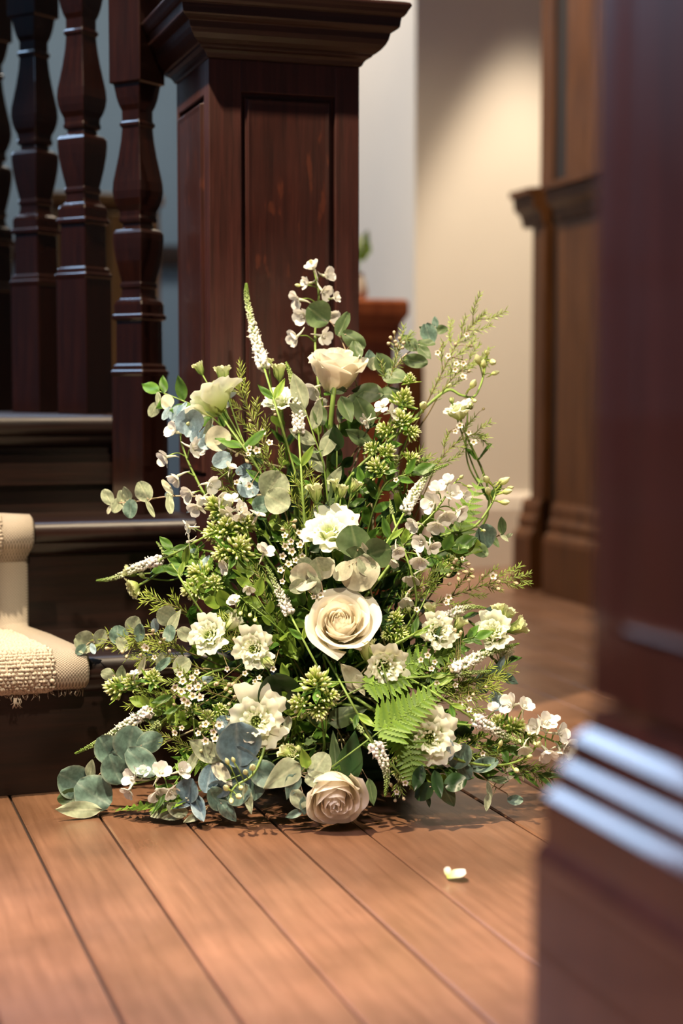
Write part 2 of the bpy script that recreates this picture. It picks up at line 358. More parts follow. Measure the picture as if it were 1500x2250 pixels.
# ------------------------------------------------------------------ staircase
NX0, NY0 = hit(460, 500, 1, 2.216).x, 2.216
NX1 = hit(789, 500, 1, 2.216).x
NY1 = 2.42
Z1, Z2, Z3 = 0.180, 0.338, 0.486
Y1, Y2, Y3 = 2.113, 2.335, 2.470
SX0, SX1 = -1.6, NX0 - 0.001
LX1 = hit(256, 912, 1, Y3 - 0.03).x
st = thing('staircase', 'dark stained wooden staircase with rounded nosings at left of newel', 'staircase', (0.0, Y1, 0))
def tread(yf, yb, z, x1):
    r = 0.016; prof = [(yb, z), (yf + r, z)]
    for k in range(1, 8):
        a = PI/2 + PI*k/8; prof.append((yf + r + math.cos(a)*r, z - r + math.sin(a)*r))
    prof += [(yf + r, z - 2*r), (yf + 0.022, z - 2*r), (yf + 0.022, z - 2*r - 0.004), (yf + 0.027, z - 2*r - 0.013), (yf + 0.033, z - 2*r - 0.018), (yb, z - 2*r - 0.018)]
    return extrude_x(prof, SX0, x1)
def sm(o, ang=40):
    o.data.polygons.foreach_set('use_smooth', [True]*len(o.data.polygons))
    md = o.modifiers.new('edge', 'BEVEL'); md.width = 0.0012; md.segments = 1; md.limit_method = 'ANGLE'; md.angle_limit = R(50)
    return o
sm(tread(Y1 - 0.034, Y2 + 0.01, Z1, SX1).build('tread', M_STEP, st))
sm(tread(Y2 - 0.034, Y3 + 0.07, Z2, SX1).build('tread', M_STEP, st))
sm(tread(Y3 - 0.034, 4.2, Z3, LX1).build('landing_board', M_STEP, st))
for y, z0, z1, x1 in ((Y1, 0, Z1 - 0.05, SX1), (Y2, Z1, Z2 - 0.05, SX1), (Y3, Z2, Z3 - 0.05, LX1)):
    MB().box((SX0, y, z0), (x1, y + 0.03, z1)).build('riser', M_STEP, st, smooth=False)
tag(MB().box((SX0, Y3 - 0.012, Z3 - 0.105), (LX1, Y3, Z3 - 0.06)).build('fascia', M_STEP, st, smooth=False))
MB().box((LX1 - 0.03, Y3 + 0.03, 0.0), (LX1, 4.2, Z3 - 0.06)).build('side_string', M_STEP, st, smooth=False)

# ------------------------------------------------------------------ carpet runner
M_TAPE, nt, N, L, b = newmat('woven_canvas_tape')
tc = N.new('ShaderNodeTexCoord'); sx = N.new('ShaderNodeSeparateXYZ'); L.new(tc.outputs['Object'], sx.inputs[0])
def wav(sock, f):
    a = N.new('ShaderNodeMath'); a.operation = 'MULTIPLY'; a.inputs[1].default_value = f
    c = N.new('ShaderNodeMath'); c.operation = 'SINE'; L.new(sock, a.inputs[0]); L.new(a.outputs[0], c.inputs[0]); return c.outputs[0]
ad = N.new('ShaderNodeMath'); ad.operation = 'ADD'; L.new(sx.outputs['Y'], ad.inputs[0]); L.new(sx.outputs['Z'], ad.inputs[1])
w1, w2 = wav(sx.outputs['X'], 2*PI/0.0042), wav(ad.outputs[0], 2*PI/0.0042)
mul = N.new('ShaderNodeMath'); mul.operation = 'MULTIPLY'; L.new(w1, mul.inputs[0]); L.new(w2, mul.inputs[1])
r = ramp(N, [(0.25, (0.20, 0.165, 0.13)), (0.6, (0.44, 0.38, 0.31))])
mr = N.new('ShaderNodeMapRange'); mr.inputs[1].default_value = -1; mr.inputs[2].default_value = 1; L.new(mul.outputs[0], mr.inputs[0])
L.new(mr.outputs[0], r.inputs[0]); L.new(r.outputs[0], b.inputs['Base Color']); b.inputs['Roughness'].default_value = 0.9
bp = N.new('ShaderNodeBump'); bp.inputs['Strength'].default_value = 0.5; bp.inputs['Distance'].default_value = 0.001
L.new(mr.outputs[0], bp.inputs['Height']); L.new(bp.outputs[0], b.inputs['Normal'])
M_PILE = plain('cream_loop_pile', (0.55, 0.47, 0.385), 0.95, 0.15, 260)
TH = 0.010
def nose(yf, z, th):
    r = 0.016 + th; out = []
    for k in range(0, 9):
        a = -PI/2 - PI*k/8; out.append((yf + 0.016 + math.cos(a)*r, z - 0.016 + math.sin(a)*r))
    return out
def runner_path(th):
    p = [(Y1 - 0.034 + 0.03, Z1 - 0.036 - th)]
    p += nose(Y1 - 0.034, Z1, th)
    p += [(Y2 - 0.10, Z1 + th), (Y2 - th*1.6, Z1 + th), (Y2 - th, Z1 + th*1.6), (Y2 - th, Z2 - 0.048 - th), (Y2 - th - .0005, Z2 - 0.0455 - th)]
    p += nose(Y2 - 0.034, Z2, th)
    p += [(Y3 - 0.1, Z2 + th), (Y3 - th*1.6, Z2 + th), (Y3 - th, Z2 + th*1.6), (Y3 - th, Z3 - 0.055), ]
    return p
xn1, xr2 = hit(200, 1470, 1, Y1 - 0.05).x, hit(63, 1300, 1, Y2 - TH).x
xn2 = hit(78, 1170, 1, Y2 - 0.05).x
def edge_x(y, z):
    if y < Y2 - 0.06 and z < Z1 + 0.02:
        u = max(0, min(1, (y - (Y1 - 0.03)) / (Y2 - Y1 - 0.02))); return xn1 + (xr2 + 0.012 - xn1) * u
    if z < Z2 - 0.045: return xr2
    if y > Y2: return xn2 - 0.05 * min(1, (y - Y2)/0.03)
    return xn2
rn = thing('stair_runner', 'cream carpet runner with woven canvas border over the stair treads', 'carpet', (xr2 - 0.3, Y1, Z1))
pa, pb = runner_path(TH), runner_path(0.0005)
def strip(x_in, x_out, name, mat):
    m = MB()
    rows = []
    for (ya, za), (yb, zb) in zip(pa, pb):
        e = edge_x(ya, za); a, c = x_in(e), x_out(e)
        rows.append([Vector((a, yb, zb)), Vector((a, ya, za)), Vector(((a+c)/2, ya, za)), Vector((c - 0.004, ya, za)), Vector((c, (ya+yb)/2, (za+zb)/2)), Vector((c, yb, zb))])
    m.grid(rows, close=True); n = len(m.v); m.f.append(tuple(reversed(range(6)))); m.f.append(tuple(range(n-6, n)))
    return m.build(name, mat, rn)
BW = 0.046
strip(lambda e: e - BW, lambda e: e, 'border', M_TAPE)
strip(lambda e: e - 0.62, lambda e: e - BW, 'carpet_backing', M_PILE)
# loops of the pile: little knots over tread one and the second nosing
pl = MB()
def knot(p, n, r):
    M = frame(p, n, (0.3, 1, 0.1), 1.0, rnd.random() * 3)
    pl.lathe([(r*0.85, -r*0.4), (r, r*0.2), (r*0.55, r*0.8), (r*0.02, r*0.95)], 5, M)
seg = []
for (ya, za), (yb, zb) in zip(pa, pa[1:]):
    l = math.hypot(yb-ya, zb-za); k = max(1, int(l / 0.0042))
    nn = Vector((0, -(zb-za), (yb-ya))).normalized()
    if nn.y > 0.2: nn = -nn
    for i in range(k): seg.append((ya + (yb-ya)*i/k, za + (zb-za)*i/k, nn))
for y, z, nn in seg:
    if y > Y2 + 0.06: continue
    e = edge_x(y, z) - BW
    for j in range(130):
        knot(Vector((e - 0.001 - j*0.0043 + rnd.uniform(-.0016, .0016), y + rnd.uniform(-.0015, .0015), z)) + nn*0.0004, nn, rnd.uniform(0.0022, 0.0033))
tag(pl.build('loop_pile', M_PILE, rn), kind='stuff')
fr = MB()
for k in range(70):
    x = xn1 - rnd.random()*0.16; y = Y1 - 0.01 + rnd.uniform(-.012, .01); z = Z1 - 0.044
    l = rnd.uniform(0.004, 0.010)
    fr.tube([Vector((x, y - 0.006, z)), Vector((x + rnd.uniform(-.003, .003), y - 0.008, z - l*.5)), Vector((x + rnd.uniform(-.004, .004), y - 0.006, z - l))], 0.0005, 0.0002, 3)
for k in range(14):
    x = hit(38, 1530, 1, Y1 - 0.03).x + rnd.uniform(-.004, .004); z = Z1 - 0.046
    fr.tube([Vector((x, Y1 - 0.024, z)), Vector((x + rnd.uniform(-.004, .004), Y1 - 0.028, z - 0.008)), Vector((x + rnd.uniform(-.006, .006), Y1 - 0.026, z - rnd.uniform(.010, .018)))], 0.0008, 0.0004, 3)
tag(fr.build('frayed_threads', M_PILE, rn), kind='stuff')

# ------------------------------------------------------------------ big newel post behind the flowers
ncx, ncy = (NX0 + NX1)/2, (NY0 + NY1)/2; nhx, nhy = (NX1 - NX0)/2, (NY1 - NY0)/2
ZS = hit(789, 148, 1, NY0).z
k = 0.0001126
nw = thing('newel_post', 'large dark oak newel post with raised panels and moulded cap behind flowers', 'post', (ncx, ncy, 0))
RC = 0.009
MB().box((NX0 + RC, NY0 + RC, 0), (NX1 - RC, NY1 - RC, ZS)).build('core', M_NEWEL, nw, smooth=False)
px0, px1 = hit(530, 220, 1, NY0).x, hit(736, 220, 1, NY0).x
zt = hit(640, 208, 1, NY0).z
lz = hit(452, 206, 0, NX0).z; ly = NY0 + 0.030
for a, bb in (((NX0, NY0, 0), (px0, NY0 + RC, ZS)), ((px1, NY0, 0), (NX1, NY0 + RC, ZS)),
              ((NX0, NY0 + RC, 0), (NX0 + RC, ly, ZS)), ((NX0, NY1 - 0.012, 0), (NX0 + RC, NY1, ZS)), ((NX1 - RC, NY0 + RC, 0), (NX1, NY1, ZS))):
    bevel(MB().box(a, bb).build('stile', M_NEWEL, nw, smooth=False), 0.0012)
for a, bb in (((px0, NY0, zt), (px1, NY0 + RC, ZS)), ((px0, NY0, 0), (px1, NY0 + RC, 0.2)), ((NX0, ly, lz), (NX0 + RC, NY1 - 0.012, ZS)), ((NX0, ly, 0), (NX0 + RC, NY1 - 0.012, 0.4))):
    bevel(MB().box(a, bb).build('rail', M_NEWEL, nw, smooth=False), 0.0012)
bevel(rpanel(px0, NY0 + RC, 0, (1, 0, 0), 0.005, px1 - px0 - 0.004, 0.2, zt - 0.005, 0.0085, 0.010, (0, -1, 0)).build('raised_panel', M_PANEL, nw, smooth=False), 0.0008)
pm = rpanel(NX0 + RC, NY1 - 0.012, 0, (0, -1, 0), 0.001, NY1 - 0.012 - ly - 0.004, 0.4, lz - 0.004, 0.0125, 0.014, (-1, 0, 0))
bevel(pm.build('raised_panel', M_PANEL, nw, smooth=False), 0.0008)
capprof = [(-0.01, 855), (0.0008, 855), (0.0033, 838), (0.0052, 800), (0.0085, 768), (0.0135, 745), (0.0145, 738), (0.0145, 722), (0.0185, 708), (0.0245, 665), (0.0295, 610), (0.0325, 555), (0.034, 500), (0.0345, 480), (0.0385, 460), (0.043, 432), (0.0447, 412), (0.0455, 350), (0.0465, 300), (0.0490, 296), (0.0520, 262), (0.0540, 225), (0.0570, 185), (0.0575, 165), (0.0555, 140), (0.050, 120), (0.0, 100)]
c_ = sqlathe([(o, ZS + (855 - y)*k) for o, y in capprof], ncx, ncy, nhx, nhy).build('moulded_cap', M_CAP, nw, smooth=False); bevel(c_, 0.0008)
zc = ZS + 755*k
bevel(MB().box((NX0 + 0.002, NY0 + 0.002, zc - 0.005), (NX1 - 0.001, NY1 - 0.002, zc + 0.20)).build('upper_block', M_NEWEL, nw, smooth=False), 0.0015)

# ------------------------------------------------------------------ balusters (square, mitred turnings)
bprof = [(905,120),(612,120),(609,126),(602,126),(600,116),(590,113),(587,100),(495,98),(493,116),(485,118),(481,107),(462,107),(455,100),(449,80),(440,74),(428,72),(426,80),(418,80),(414,74),(395,84),(370,96),(345,105),(325,109),(312,108),(305,96),(301,68),(292,64),(289,80),(282,83),(275,78),(266,80),(254,94),(240,104),(224,109),(205,106),(180,95),(150,82),(118,71),(92,66),(88,76),(81,76),(78,66),(56,66),(45,78),(30,88),(12,96),(2,100),(0,118),(-330,118)]
KZ = 2.52/3600
bmesh = None
def baluster(px, d, zb, label):
    global bmesh
    p = P(px, 860, d)
    t = thing('baluster', label, 'baluster', (p.x, p.y, zb), 'square turned balusters on the stairs')
    if bmesh is None:
        m = sqlathe([(wd*KZ/2/math.sqrt(2), (905 - y)*KZ) for y, wd in bprof], 0, 0, 0, 0)
        bmesh = m.mesh('baluster_shaft', M_BAL, False)
    o = put('turned_shaft', bmesh, t, Matrix.Translation((p.x, p.y, zb)) @ Matrix.Rotation(R(45 - 5), 4, 'Z'))
    bevel(o, 0.0022, 2)
    return p
b4 = baluster(307, 2.45, Z2, 'mahogany baluster nearest the big newel post, standing one step lower')
b3 = baluster(187, 2.52, Z3, 'mahogany baluster second to the left of the big newel post')
b2 = baluster(84, 2.68, Z3, 'mahogany baluster third to the left of the big newel post')
b1 = baluster(-14, 2.86, Z3, 'mahogany baluster cut by the left edge of the photo')
hr = MB()
A_, B_ = Vector((NX0 - 0.0, NY1 - 0.05, 1.125)), Vector((b4.x - 0.02, b4.y + 0.05, 1.20)); C_ = Vector((b1.x, b1.y, 1.385))
rows = []
for p in (A_, B_, C_):
    rows.append([p + Vector(q) for q in ((-.035, 0, 0), (-.03, 0, .02), (-.038, 0, .035), (-.03, 0, .06), (0, 0, .07), (.03, 0, .06), (.038, 0, .035), (.03, 0, .02), (.035, 0, 0))])
hr.grid(rows, close=True)
tag(hr.build('handrail', M_BAL), 'polished dark handrail joining the newel cap at top left', 'handrail')
# golden oak cabinet on the landing behind the balusters
gx0, gx1 = hit(110, 600, 1, 4.3).x, hit(352, 600, 1, 4.3).x
gz1 = hit(230, 425, 1, 4.3).z
gc = thing('oak_cabinet', 'golden oak cabinet in shade behind the balusters', 'cabinet', ((gx0+gx1)/2, 4.4, 0))
bevel(MB().box((gx0, 4.3, 0), (gx1, 4.55, gz1 - 0.03)).build('carcass', M_GOLDOAK, gc, smooth=False), 0.004)
bevel(MB().box((gx0 - .01, 4.285, gz1 - 0.03), (gx1 + .01, 4.56, gz1)).build('top', M_GOLDOAK, gc, smooth=False), 0.006)
for a in (0, 1):
    w_ = (gx1 - gx0)/2
    d_ = MB().box((gx0 + a*w_ + .008, 4.285, Z3 + .02), (gx0 + (a+1)*w_ - .008, 4.3, gz1 - .05)).build('door', M_GOLDOAK, gc, smooth=False)
    bevel(d_, 0.003)

# ------------------------------------------------------------------ newel post in the right foreground
FX0, FY0, OV = 0.3880, 0.841, 0.0237
FXS, FYS = FX0 + OV, FY0 - OV
hw = 0.11
fcx, fcy = FXS + hw, FYS - hw
fn = thing('newel_post', 'dark mahogany newel post blurred in the right foreground with stepped base mouldings', 'post', (fcx, fcy, 0))
fprof = [(.0237, 0), (.0237, .2570), (.0232, .2590), (.0196, .2655), (.0196, .2700), (.0196, .2895), (.0190, .2915), (.0145, .2965), (.0138, .2975), (.0136, .3065), (.0130, .3085), (.0090, .3130), (.0083, .3140), (.0082, .3240), (.0076, .3260), (.0014, .3325), (.0008, .3360), (0, .344), (-.01, .344)]
bevel(sqlathe(fprof, fcx, fcy, hw, hw).build('stepped_base', M_FORE, fn, smooth=False), 0.0012)
MB().box((FXS + .006, fcy - hw + .006, .35), (fcx + hw - .006, FYS - .006, 1.25)).build('core', M_FORE, fn, smooth=False)
ysn = hit(1349, 1300, 0, FXS).y; zpb = hit(1349, 1392, 0, FXS).z
for a, bb in (((FXS, ysn, .35), (FXS + .008, FYS, 1.25)), ((FXS, fcy - hw, .35), (FXS + .008, fcy - hw + .035, 1.25)), ((FXS + .008, FYS - .007, .35), (fcx + hw, FYS, 1.25))):
    bevel(MB().box(a, bb).build('stile', M_FORE, fn, smooth=False), .001)
MB().box((FXS, fcy - hw + .035, .35), (FXS + .008, ysn, zpb)).build('rail', M_FORE, fn, smooth=False)
bevel(rpanel(FXS + .006, ysn, 0, (0, -1, 0), 0.002, ysn - (fcy - hw + .035) - .002, zpb + .002, 1.2, .008, .012, (-1, 0, 0)).build('raised_panel', M_FORE, fn, smooth=False), .0008)

# ------------------------------------------------------------------ panelled partition at right background
PX, PYF = 1.82, 3.98
pt = thing('panelled_partition', 'tall brown panelled wooden partition in blurred background right of the cream wall', 'partition', (PX + .1, 3.5, 0))
zc1 = hit(1165, 500, 0, PX).z; zc0 = hit(1165, 430, 0, PX).z; zb1 = hit(1165, 1095, 0, PX).z; zb0 = hit(1165, 1175, 0, PX).z
yg0, yg1 = hit(1193, 800, 0, PX).y, hit(1222, 800, 0, PX).y
MB().box((PX + .03, 2.6, 0), (PX + .25, PYF - .01, 2.6)).build('core', M_GAP, pt, smooth=False)  # near-black core: shade of the recess put into its colour
for ya, yb in ((yg0, PYF), (yg1 - .42, yg1)):
    bevel(MB().box((PX, ya, 0), (PX + .25 if yb == PYF else PX + .04, yb, zc1)).build('panel', M_PART, pt, smooth=False), .004)
    bevel(MB().box((PX + .02, ya + (.0 if yb == PYF else .0), zc0), (PX + .25 if yb == PYF else PX + .04, yb, 2.6)).build('upper_panel', M_PART, pt, smooth=False), .004)
    cp = [(PX + .02, zc1), (PX - .004, zc1), (PX - .012, zc1 + .03), (PX - .03, zc1 + .045), (PX - .034, zc1 + .075), (PX - .045, zc0 - .005), (PX - .045, zc0 + .01), (PX + .02, zc0 + .015)]
    extrude_y(cp, ya - .0, yb + (.05 if yb == PYF else 0)).build('cornice', M_PART, pt, smooth=False)
    bp_ = [(PX + .02, 0), (PX - .035, 0), (PX - .035, zb0 - .005), (PX - .03, zb0 + .01), (PX - .02, zb0 + .02), (PX - .02, zb0 + .045), (PX - .012, zb0 + .055), (PX - .01, zb1 - .015), (PX - .002, zb1), (PX + .02, zb1)]
    extrude_y(bp_, ya, yb + (.03 if yb == PYF else 0)).build('base_moulding', M_PART, pt, smooth=False)
MB().box((PX + .035, 2.6, 0), (PX + .05, yg1 - .42, 2.6)).build('end_panel', M_PART, pt, smooth=False)

# ------------------------------------------------------------------ low newel, pew end and far flowers, behind the big newel
lp = P(825, 860, 4.0)
lz1 = hit(835, 657, 1, lp.y - .08).z
ln = thing('low_newel_post', 'short reddish mahogany post with flat cap blurred behind the big newel', 'post', (lp.x, lp.y, 0))
bevel(sqlathe([(0, 0), (0, lz1 - .10), (.004, lz1 - .095), (.012, lz1 - .08), (.014, lz1 - .06), (0.022, lz1 - .045), (.028, lz1 - .035), (.028, lz1 - .008), (.022, lz1), (-.02, lz1)], lp.x - .02, lp.y, .046, .06).build('moulded_shaft', M_ORANGE, ln, smooth=False), .002)
pe = P(905, 860, 4.25); ph = hit(905, 785, 1, pe.y).z
m = MB(); rows = []
for y in (pe.y, pe.y + .04):
    r_ = []
    for kk in range(13):
        a = PI*kk/12; r_.append(Vector((pe.x + .034*math.cos(a), y, ph - .034 + .034*math.sin(a))))
    r_ += [Vector((pe.x - .034, y, 0)), Vector((pe.x + .034, y, 0))]; rows.append(r_)
m.grid(rows, close=True); m.f.append(tuple(reversed(range(15)))); m.f.append(tuple(range(15, 30)))
tag(bevel(m.build('bench_end', M_PART, smooth=False), .004), 'dark round-topped wooden bench end blurred beside the short mahogany post', 'bench')

# ================================================================== plant parts
MC = {}
def cached(key, fn):
    if key not in MC: MC[key] = fn()
    return MC[key]
def cup_petal(W, Rr, H, flare, ruf, rf, nu=12, nv=8, seed=0, lip=0.0, basew=0.25, droop=0.0, notch=0.0, close=0.0, taper=3.2, corner=0.2):
    """petal wrapped round the +Z axis, facing +X. W half angle, Rr belly radius, H height, flare outward at the rim, ruf ruffle size"""
    g = random.Random(seed); ph = g.random()*6; ph2 = g.random()*6
    m = MB(); rows = []; cc = []
    for i in range(nv + 1):
        v = i / nv; row = []; c = []
        belly = basew + (1 - basew) * math.sin(min(1, v/0.62) * PI/2)
        rr = Rr * belly * (1 - close * v*v) + flare * max(0, v - 0.45)**1.8 / 0.34
        for j in range(nu + 1):
            u = -1 + 2*j/nu
            wv = math.sin(min(1, v*1.25 + 0.12) * PI/2) * math.sqrt(max(0.03, 1 - max(0, v - .62)**2 * taper))
            a = u * W * wv * (1.25 - 0.25*v)
            top = H * v * (1 - corner * abs(u)**3 * v) + notch * H * math.cos(u*PI*2) * v**5 * -0.05
            z = top - droop * max(0, v - .55)**2 * 4
            r2 = rr * (1 + 0.10*u) + lip * max(0, v - .8)**1.5 * 8 + ruf * v**4 * (math.sin(u*rf + ph) + 0.55*math.sin(u*rf*2.3 + ph2))
            z += ruf * 0.6 * v**5 * math.cos(u*rf*1.4 + ph2) - lip * max(0, v - .88) * 5
            row.append(Vector((r2*math.cos(a), r2*math.sin(a), z))); c.append(v)
        rows.append(row); cc.append(c)
    m.grid(rows, cc); return m

def flat_leaf(kind, nv=8, nu=6):
    """unit leaf: length 1 along +Y from origin, normal +Z, width by kind"""
    g = random.Random(hash(kind) % 1000 if False else sum(map(ord, kind)))
    prof = {'round': lambda v: 0.46*math.sin(PI*min(1, v*0.93 + .04))**0.55,
            'drop': lambda v: 0.36*math.sin(PI*(v**0.8)*0.98 + .03)**0.8,
            'lance': lambda v: 0.17*math.sin(PI*v**0.85)**0.9 + .004,
            'blade': lambda v: 0.07*math.sin(PI*v**0.6)**0.8 + .003,
            'broad': lambda v: 0.36*(math.sin(PI*v**0.62)**0.85) * (1 - .25*v) + .003,
            'petal': lambda v: 0.47*math.sin(PI*min(1, v**1.35*0.86 + .035))**0.7,
            'wide': lambda v: 0.58*math.sin(PI*min(1, v*0.93 + .04))**0.6}[kind.split('_')[0]]
    var = int(kind.split('_')[1]) if '_' in kind else 0
    bend = (0.05, 0.22, -0.18, 0.4)[var % 4]; fold = (0.12, 0.25, -0.1, 0.16)[var % 4]; tw = (0.0, 0.25, -0.3, 0.15)[var % 4]
    m = MB(); rows = []; cc = []
    for i in range(nv + 1):
        v = i/nv; h = prof(v); row = []; c = []
        for j in range(nu + 1):
            u = -1 + 2*j/nu; x = u*h
            z = bend*v*v + fold*abs(x)*(1.6 if kind[0] in 'rw' else 1) + (0.05 if kind[0] in 'rw' else 0.03)*math.sin(v*8 + u*3 + var*2) - .012*(1 if j == nu//2 else 0)
            t = tw*v; row.append(Vector((x*math.cos(t), v*(1 - .1*abs(bend)*v), z + x*math.sin(t)))); c.append(abs(u) if kind[0] != 'p' else v)
        rows.append(row); cc.append(c)
    return m.grid(rows, cc)
def leafmesh(kind, mat): return cached(('leaf', kind, mat.name), lambda: flat_leaf(kind).mesh('leaf', mat))
def vein_leaf(parent, kind, mat, base, ydir, nrm, L_, sx=1.0, name='leaf'):
    return put(name, leafmesh(kind, mat), parent, leafM(base, ydir, nrm, L_, sx))

# ------------------------------------------------------------------ arrangement body: where a pixel lies on it
WT = [(560, 90), (700, 180), (800, 340), (1000, 400), (1200, 470), (1500, 600), (1800, 700)]
TT = [(560, .0), (700, .02), (800, .06), (1100, .13), (1400, .18), (1650, .21), (1850, .21)]
def S(x, y, off=0.0, zmin=0.008):
    u = (x - 720) / interp(WT, y)
    d = 2.16 - interp(TT, y) * math.sqrt(max(0, 1 - u*u)) + off
    for _ in range(90):
        p = P(x, y, d)
        lim = 2.30
        if p.x < NX0:
            lim = Y1 - .045 if p.z < Z1 + .01 else (Y2 - .05 if p.z < Z2 + .01 else 2.42)
        elif p.x < NX1 + .01: lim = NY0 - .012
        if p.z >= zmin and p.y <= lim: break
        d -= 0.006
    return p
HUB = Vector((hit(735, 1700, 2, 0.0).x, 2.10, 0.045))
def W(path, off, zm, dd=.055):
    n = len(path) - 1
    return [S(x, y, off + dd*(1 - i/n)**1.6, zm) for i, (x, y) in enumerate(path)]
# floral foam brick in a low tray, under everything
ft = thing('flower_tray', 'dark foam brick in a low tray hidden at foot of the flower arrangement', 'tray', (HUB.x, HUB.y, 0))
bevel(MB().box((HUB.x - .10, HUB.y - .055, 0.012), (HUB.x + .10, HUB.y + .055, 0.10)).build('floral_foam', M_FOAM, ft, smooth=False), .008)
bevel(MB().box((HUB.x - .11, HUB.y - .063, 0.0005), (HUB.x + .11, HUB.y + .063, 0.016)).build('tray', M_DARK, ft, smooth=False), .004)
def hubpt(tx=0.0):
    return HUB + Vector((rnd.uniform(-.07, .07) + tx, rnd.uniform(-.035, .03), rnd.uniform(0.0, .035)))
def deeper(pts, k0=0.78, gap=0.035):
    """sink the lower run of a stem below the bloom surface so that it rises from inside"""
    out = []; n = len(pts)
    for i, p in enumerate(pts):
        u = i/(n - 1)
        if u < k0:
            r = p - CAM; d = r.dot(FW); x = CX + r.dot(RT)/d*FPX; y = CY - r.dot(UP)/d*FPX
            s0 = S(x, y, 0, .004); g = gap*min(1, (k0 - u)*5)
            need = (s0 - CAM).dot(FW) + g
            if d < need:
                q = P(x, y, need)
                lim = 2.30
                if q.x < NX0: lim = Y1 - .006 if q.z < Z1 + .004 else (Y2 - .04 if q.z < Z2 else 2.42)
                elif q.x < NX1 + .005: lim = NY0 - .004
                if q.y > lim: q = CAM + (q - CAM)*((lim - CAM.y)/(q.y - CAM.y))
                if q.z < .004: q.z = .004
                p = q
        out.append(p)
    return out
def stem_to(p, dirn, bow=0.35):
    """stem path from the foam to p arriving along dirn"""
    h = hubpt(); l = (p - h).length
    mid = p - Vector(dirn).normalized() * l * bow
    mid.z = max(mid.z, .02)
    q = h.lerp(mid, 0.5); q.z = max(q.z, .03); q.y += .03
    return deeper(crom([h, q, mid, p], 6))
def stemobj(t, pts, r0=0.0022, r1=0.0014, mat=None, name='stem', c0=0, c1=1):
    return MB().tube(pts, r0, r1, 6, c0, c1).build(name, mat or M_STEM, t)
def pxl(v): return v * 0.000555

# ------------------------------------------------------------------ roses
def rose(label, x, y, size, face, up=None, openness=1.0, off=0.0, zmin=0.03, stem=None, tall=1.0, roll=0.0):
    c = S(x, y, off, zmin); f = (RT*face[0] + UP*face[1] - FW*face[2]).normalized()
    s = pxl(size)/2/0.036
    base = c - f*0.026*s*tall
    t = thing('rose', label, 'flower', base, 'white roses in the flower arrangement')
    pts = stem_to(base, f if face[1] > -.1 else Vector((0, 0, .3)) - FW*.6, .3)
    if stem: pts = crom([base] + [S(*q) for q in stem] + [hubpt()], 5)[::-1]
    stemobj(t, pts, .0034, .003)
    head = put('flower_head', cached('rose_core', lambda: MB().lathe([(.002, 0), (.009, .004), (.0085, .012), (.006, .028), (.003, .036), (.0004, .038)], 10, col=lambda v: .3 + .4*v).mesh('flower_head', M_ROSE)), t, frame(base, f, up, s))
    n = 27
    for i in range(n):
        q = i/(n-1); a = i*2.39996 + .3 + roll
        Rr = .0062 + .0245*q**.95; H = (.042 - .004*q)*(1 + (tall - 1)*.8)
        cl = max(0, .55 - 1.0*q); fl_ = openness*.0125*max(0, q - .25)**1.5*1.6
        lip = .0036*max(0, q - .3)*openness
        W = 1.35 - .30*q
        me = cached(('rp', i, openness, tall), lambda: cup_petal(W, Rr, H, fl_, .0005 + .0007*q, 2.6, 14, 11, i + 5, lip, .42, .012*openness*max(0, q - .5), 0, cl, 2.2).mesh('petal', M_ROSE))
        put('petal', me, head, frame(base + f*.003*s*(1 - q), f, up, s, a))
    for kk in range(5):
        a = kk*2*PI/5
        M = frame(base, f, up, s, a)
        dv = (M.to_3x3() @ Vector((1, 0, .45))).normalized()
        vein_leaf(t, 'lance_%d' % (kk % 4), M_LEAF, base - f*.002 + dv*.002, dv, f*-1, .024*s, 1.6, 'sepal')
    return t
rose('white rose at the top, seen from the side before the newel panel', 740, 800, 124, (.12, .93, .30), openness=.9, off=.0, stem=[(733, 860), (724, 960, .03), (722, 1100, .08), (728, 1300, .12)], tall=1.5)
rose('open cream rose in the middle of the arrangement', 748, 1368, 138, (.02, .48, .86), openness=.95, off=-.01, tall=1.0)
rose('cream rose lowest of all, resting on the floorboards', 735, 1752, 126, (.10, -.50, .78), openness=.55, off=-.02, zmin=.036, tall=1.3)

# ------------------------------------------------------------------ lisianthus
def bud(t, p, f, s, mat, name='bud', twist=1):
    me = cached(('bud', mat.name, twist), lambda: _bud(mat, twist))
    o = put(name, me, t, frame(p, f, None, s, rnd.random()*6))
    cal = put('calyx', cached('calyx', _calyx), o, frame(p, f, None, s, rnd.random()*6)); return o
def _bud(mat, twist):
    m = MB()
    for kk in range(5):
        b_ = cup_petal(1.0, .0075, .026 if twist else .018, .0035 if twist else -.003, .0013, 6, 9, 8, kk + 40*twist, .001, .45)
        a = kk*2*PI/5; rot = Matrix.Rotation(a, 3, 'Z')
        n = len(m.v); m.v += [tuple(rot @ Vector(v) * (1.0)) for v in b_.v]; m.f += [tuple(q + n for q in f) for f in b_.f]; m.c += b_.c
    m.lathe([(.001, -.001), (.005, .003), (.0068, .009), (.0055, .016), (.001, .021)], 8, col=lambda v: v*.6)
    return m.mesh('bud', mat)
def _calyx():
    m = MB(); m.lathe([(.0015, -.003), (.0035, 0), (.0045, .003), (.003, .005)], 7, col=lambda v: .4)
    for kk in range(5):
        a = kk*2*PI/5
        pts = [Vector((math.cos(a)*r_, math.sin(a)*r_, z)) for r_, z in ((.004, .001), (.0078, .007), (.0088, .013), (.009, .018))]
        m.tube(pts, .0008, .0002, 4, .3, 1)
    return m.mesh('calyx', M_STEM)
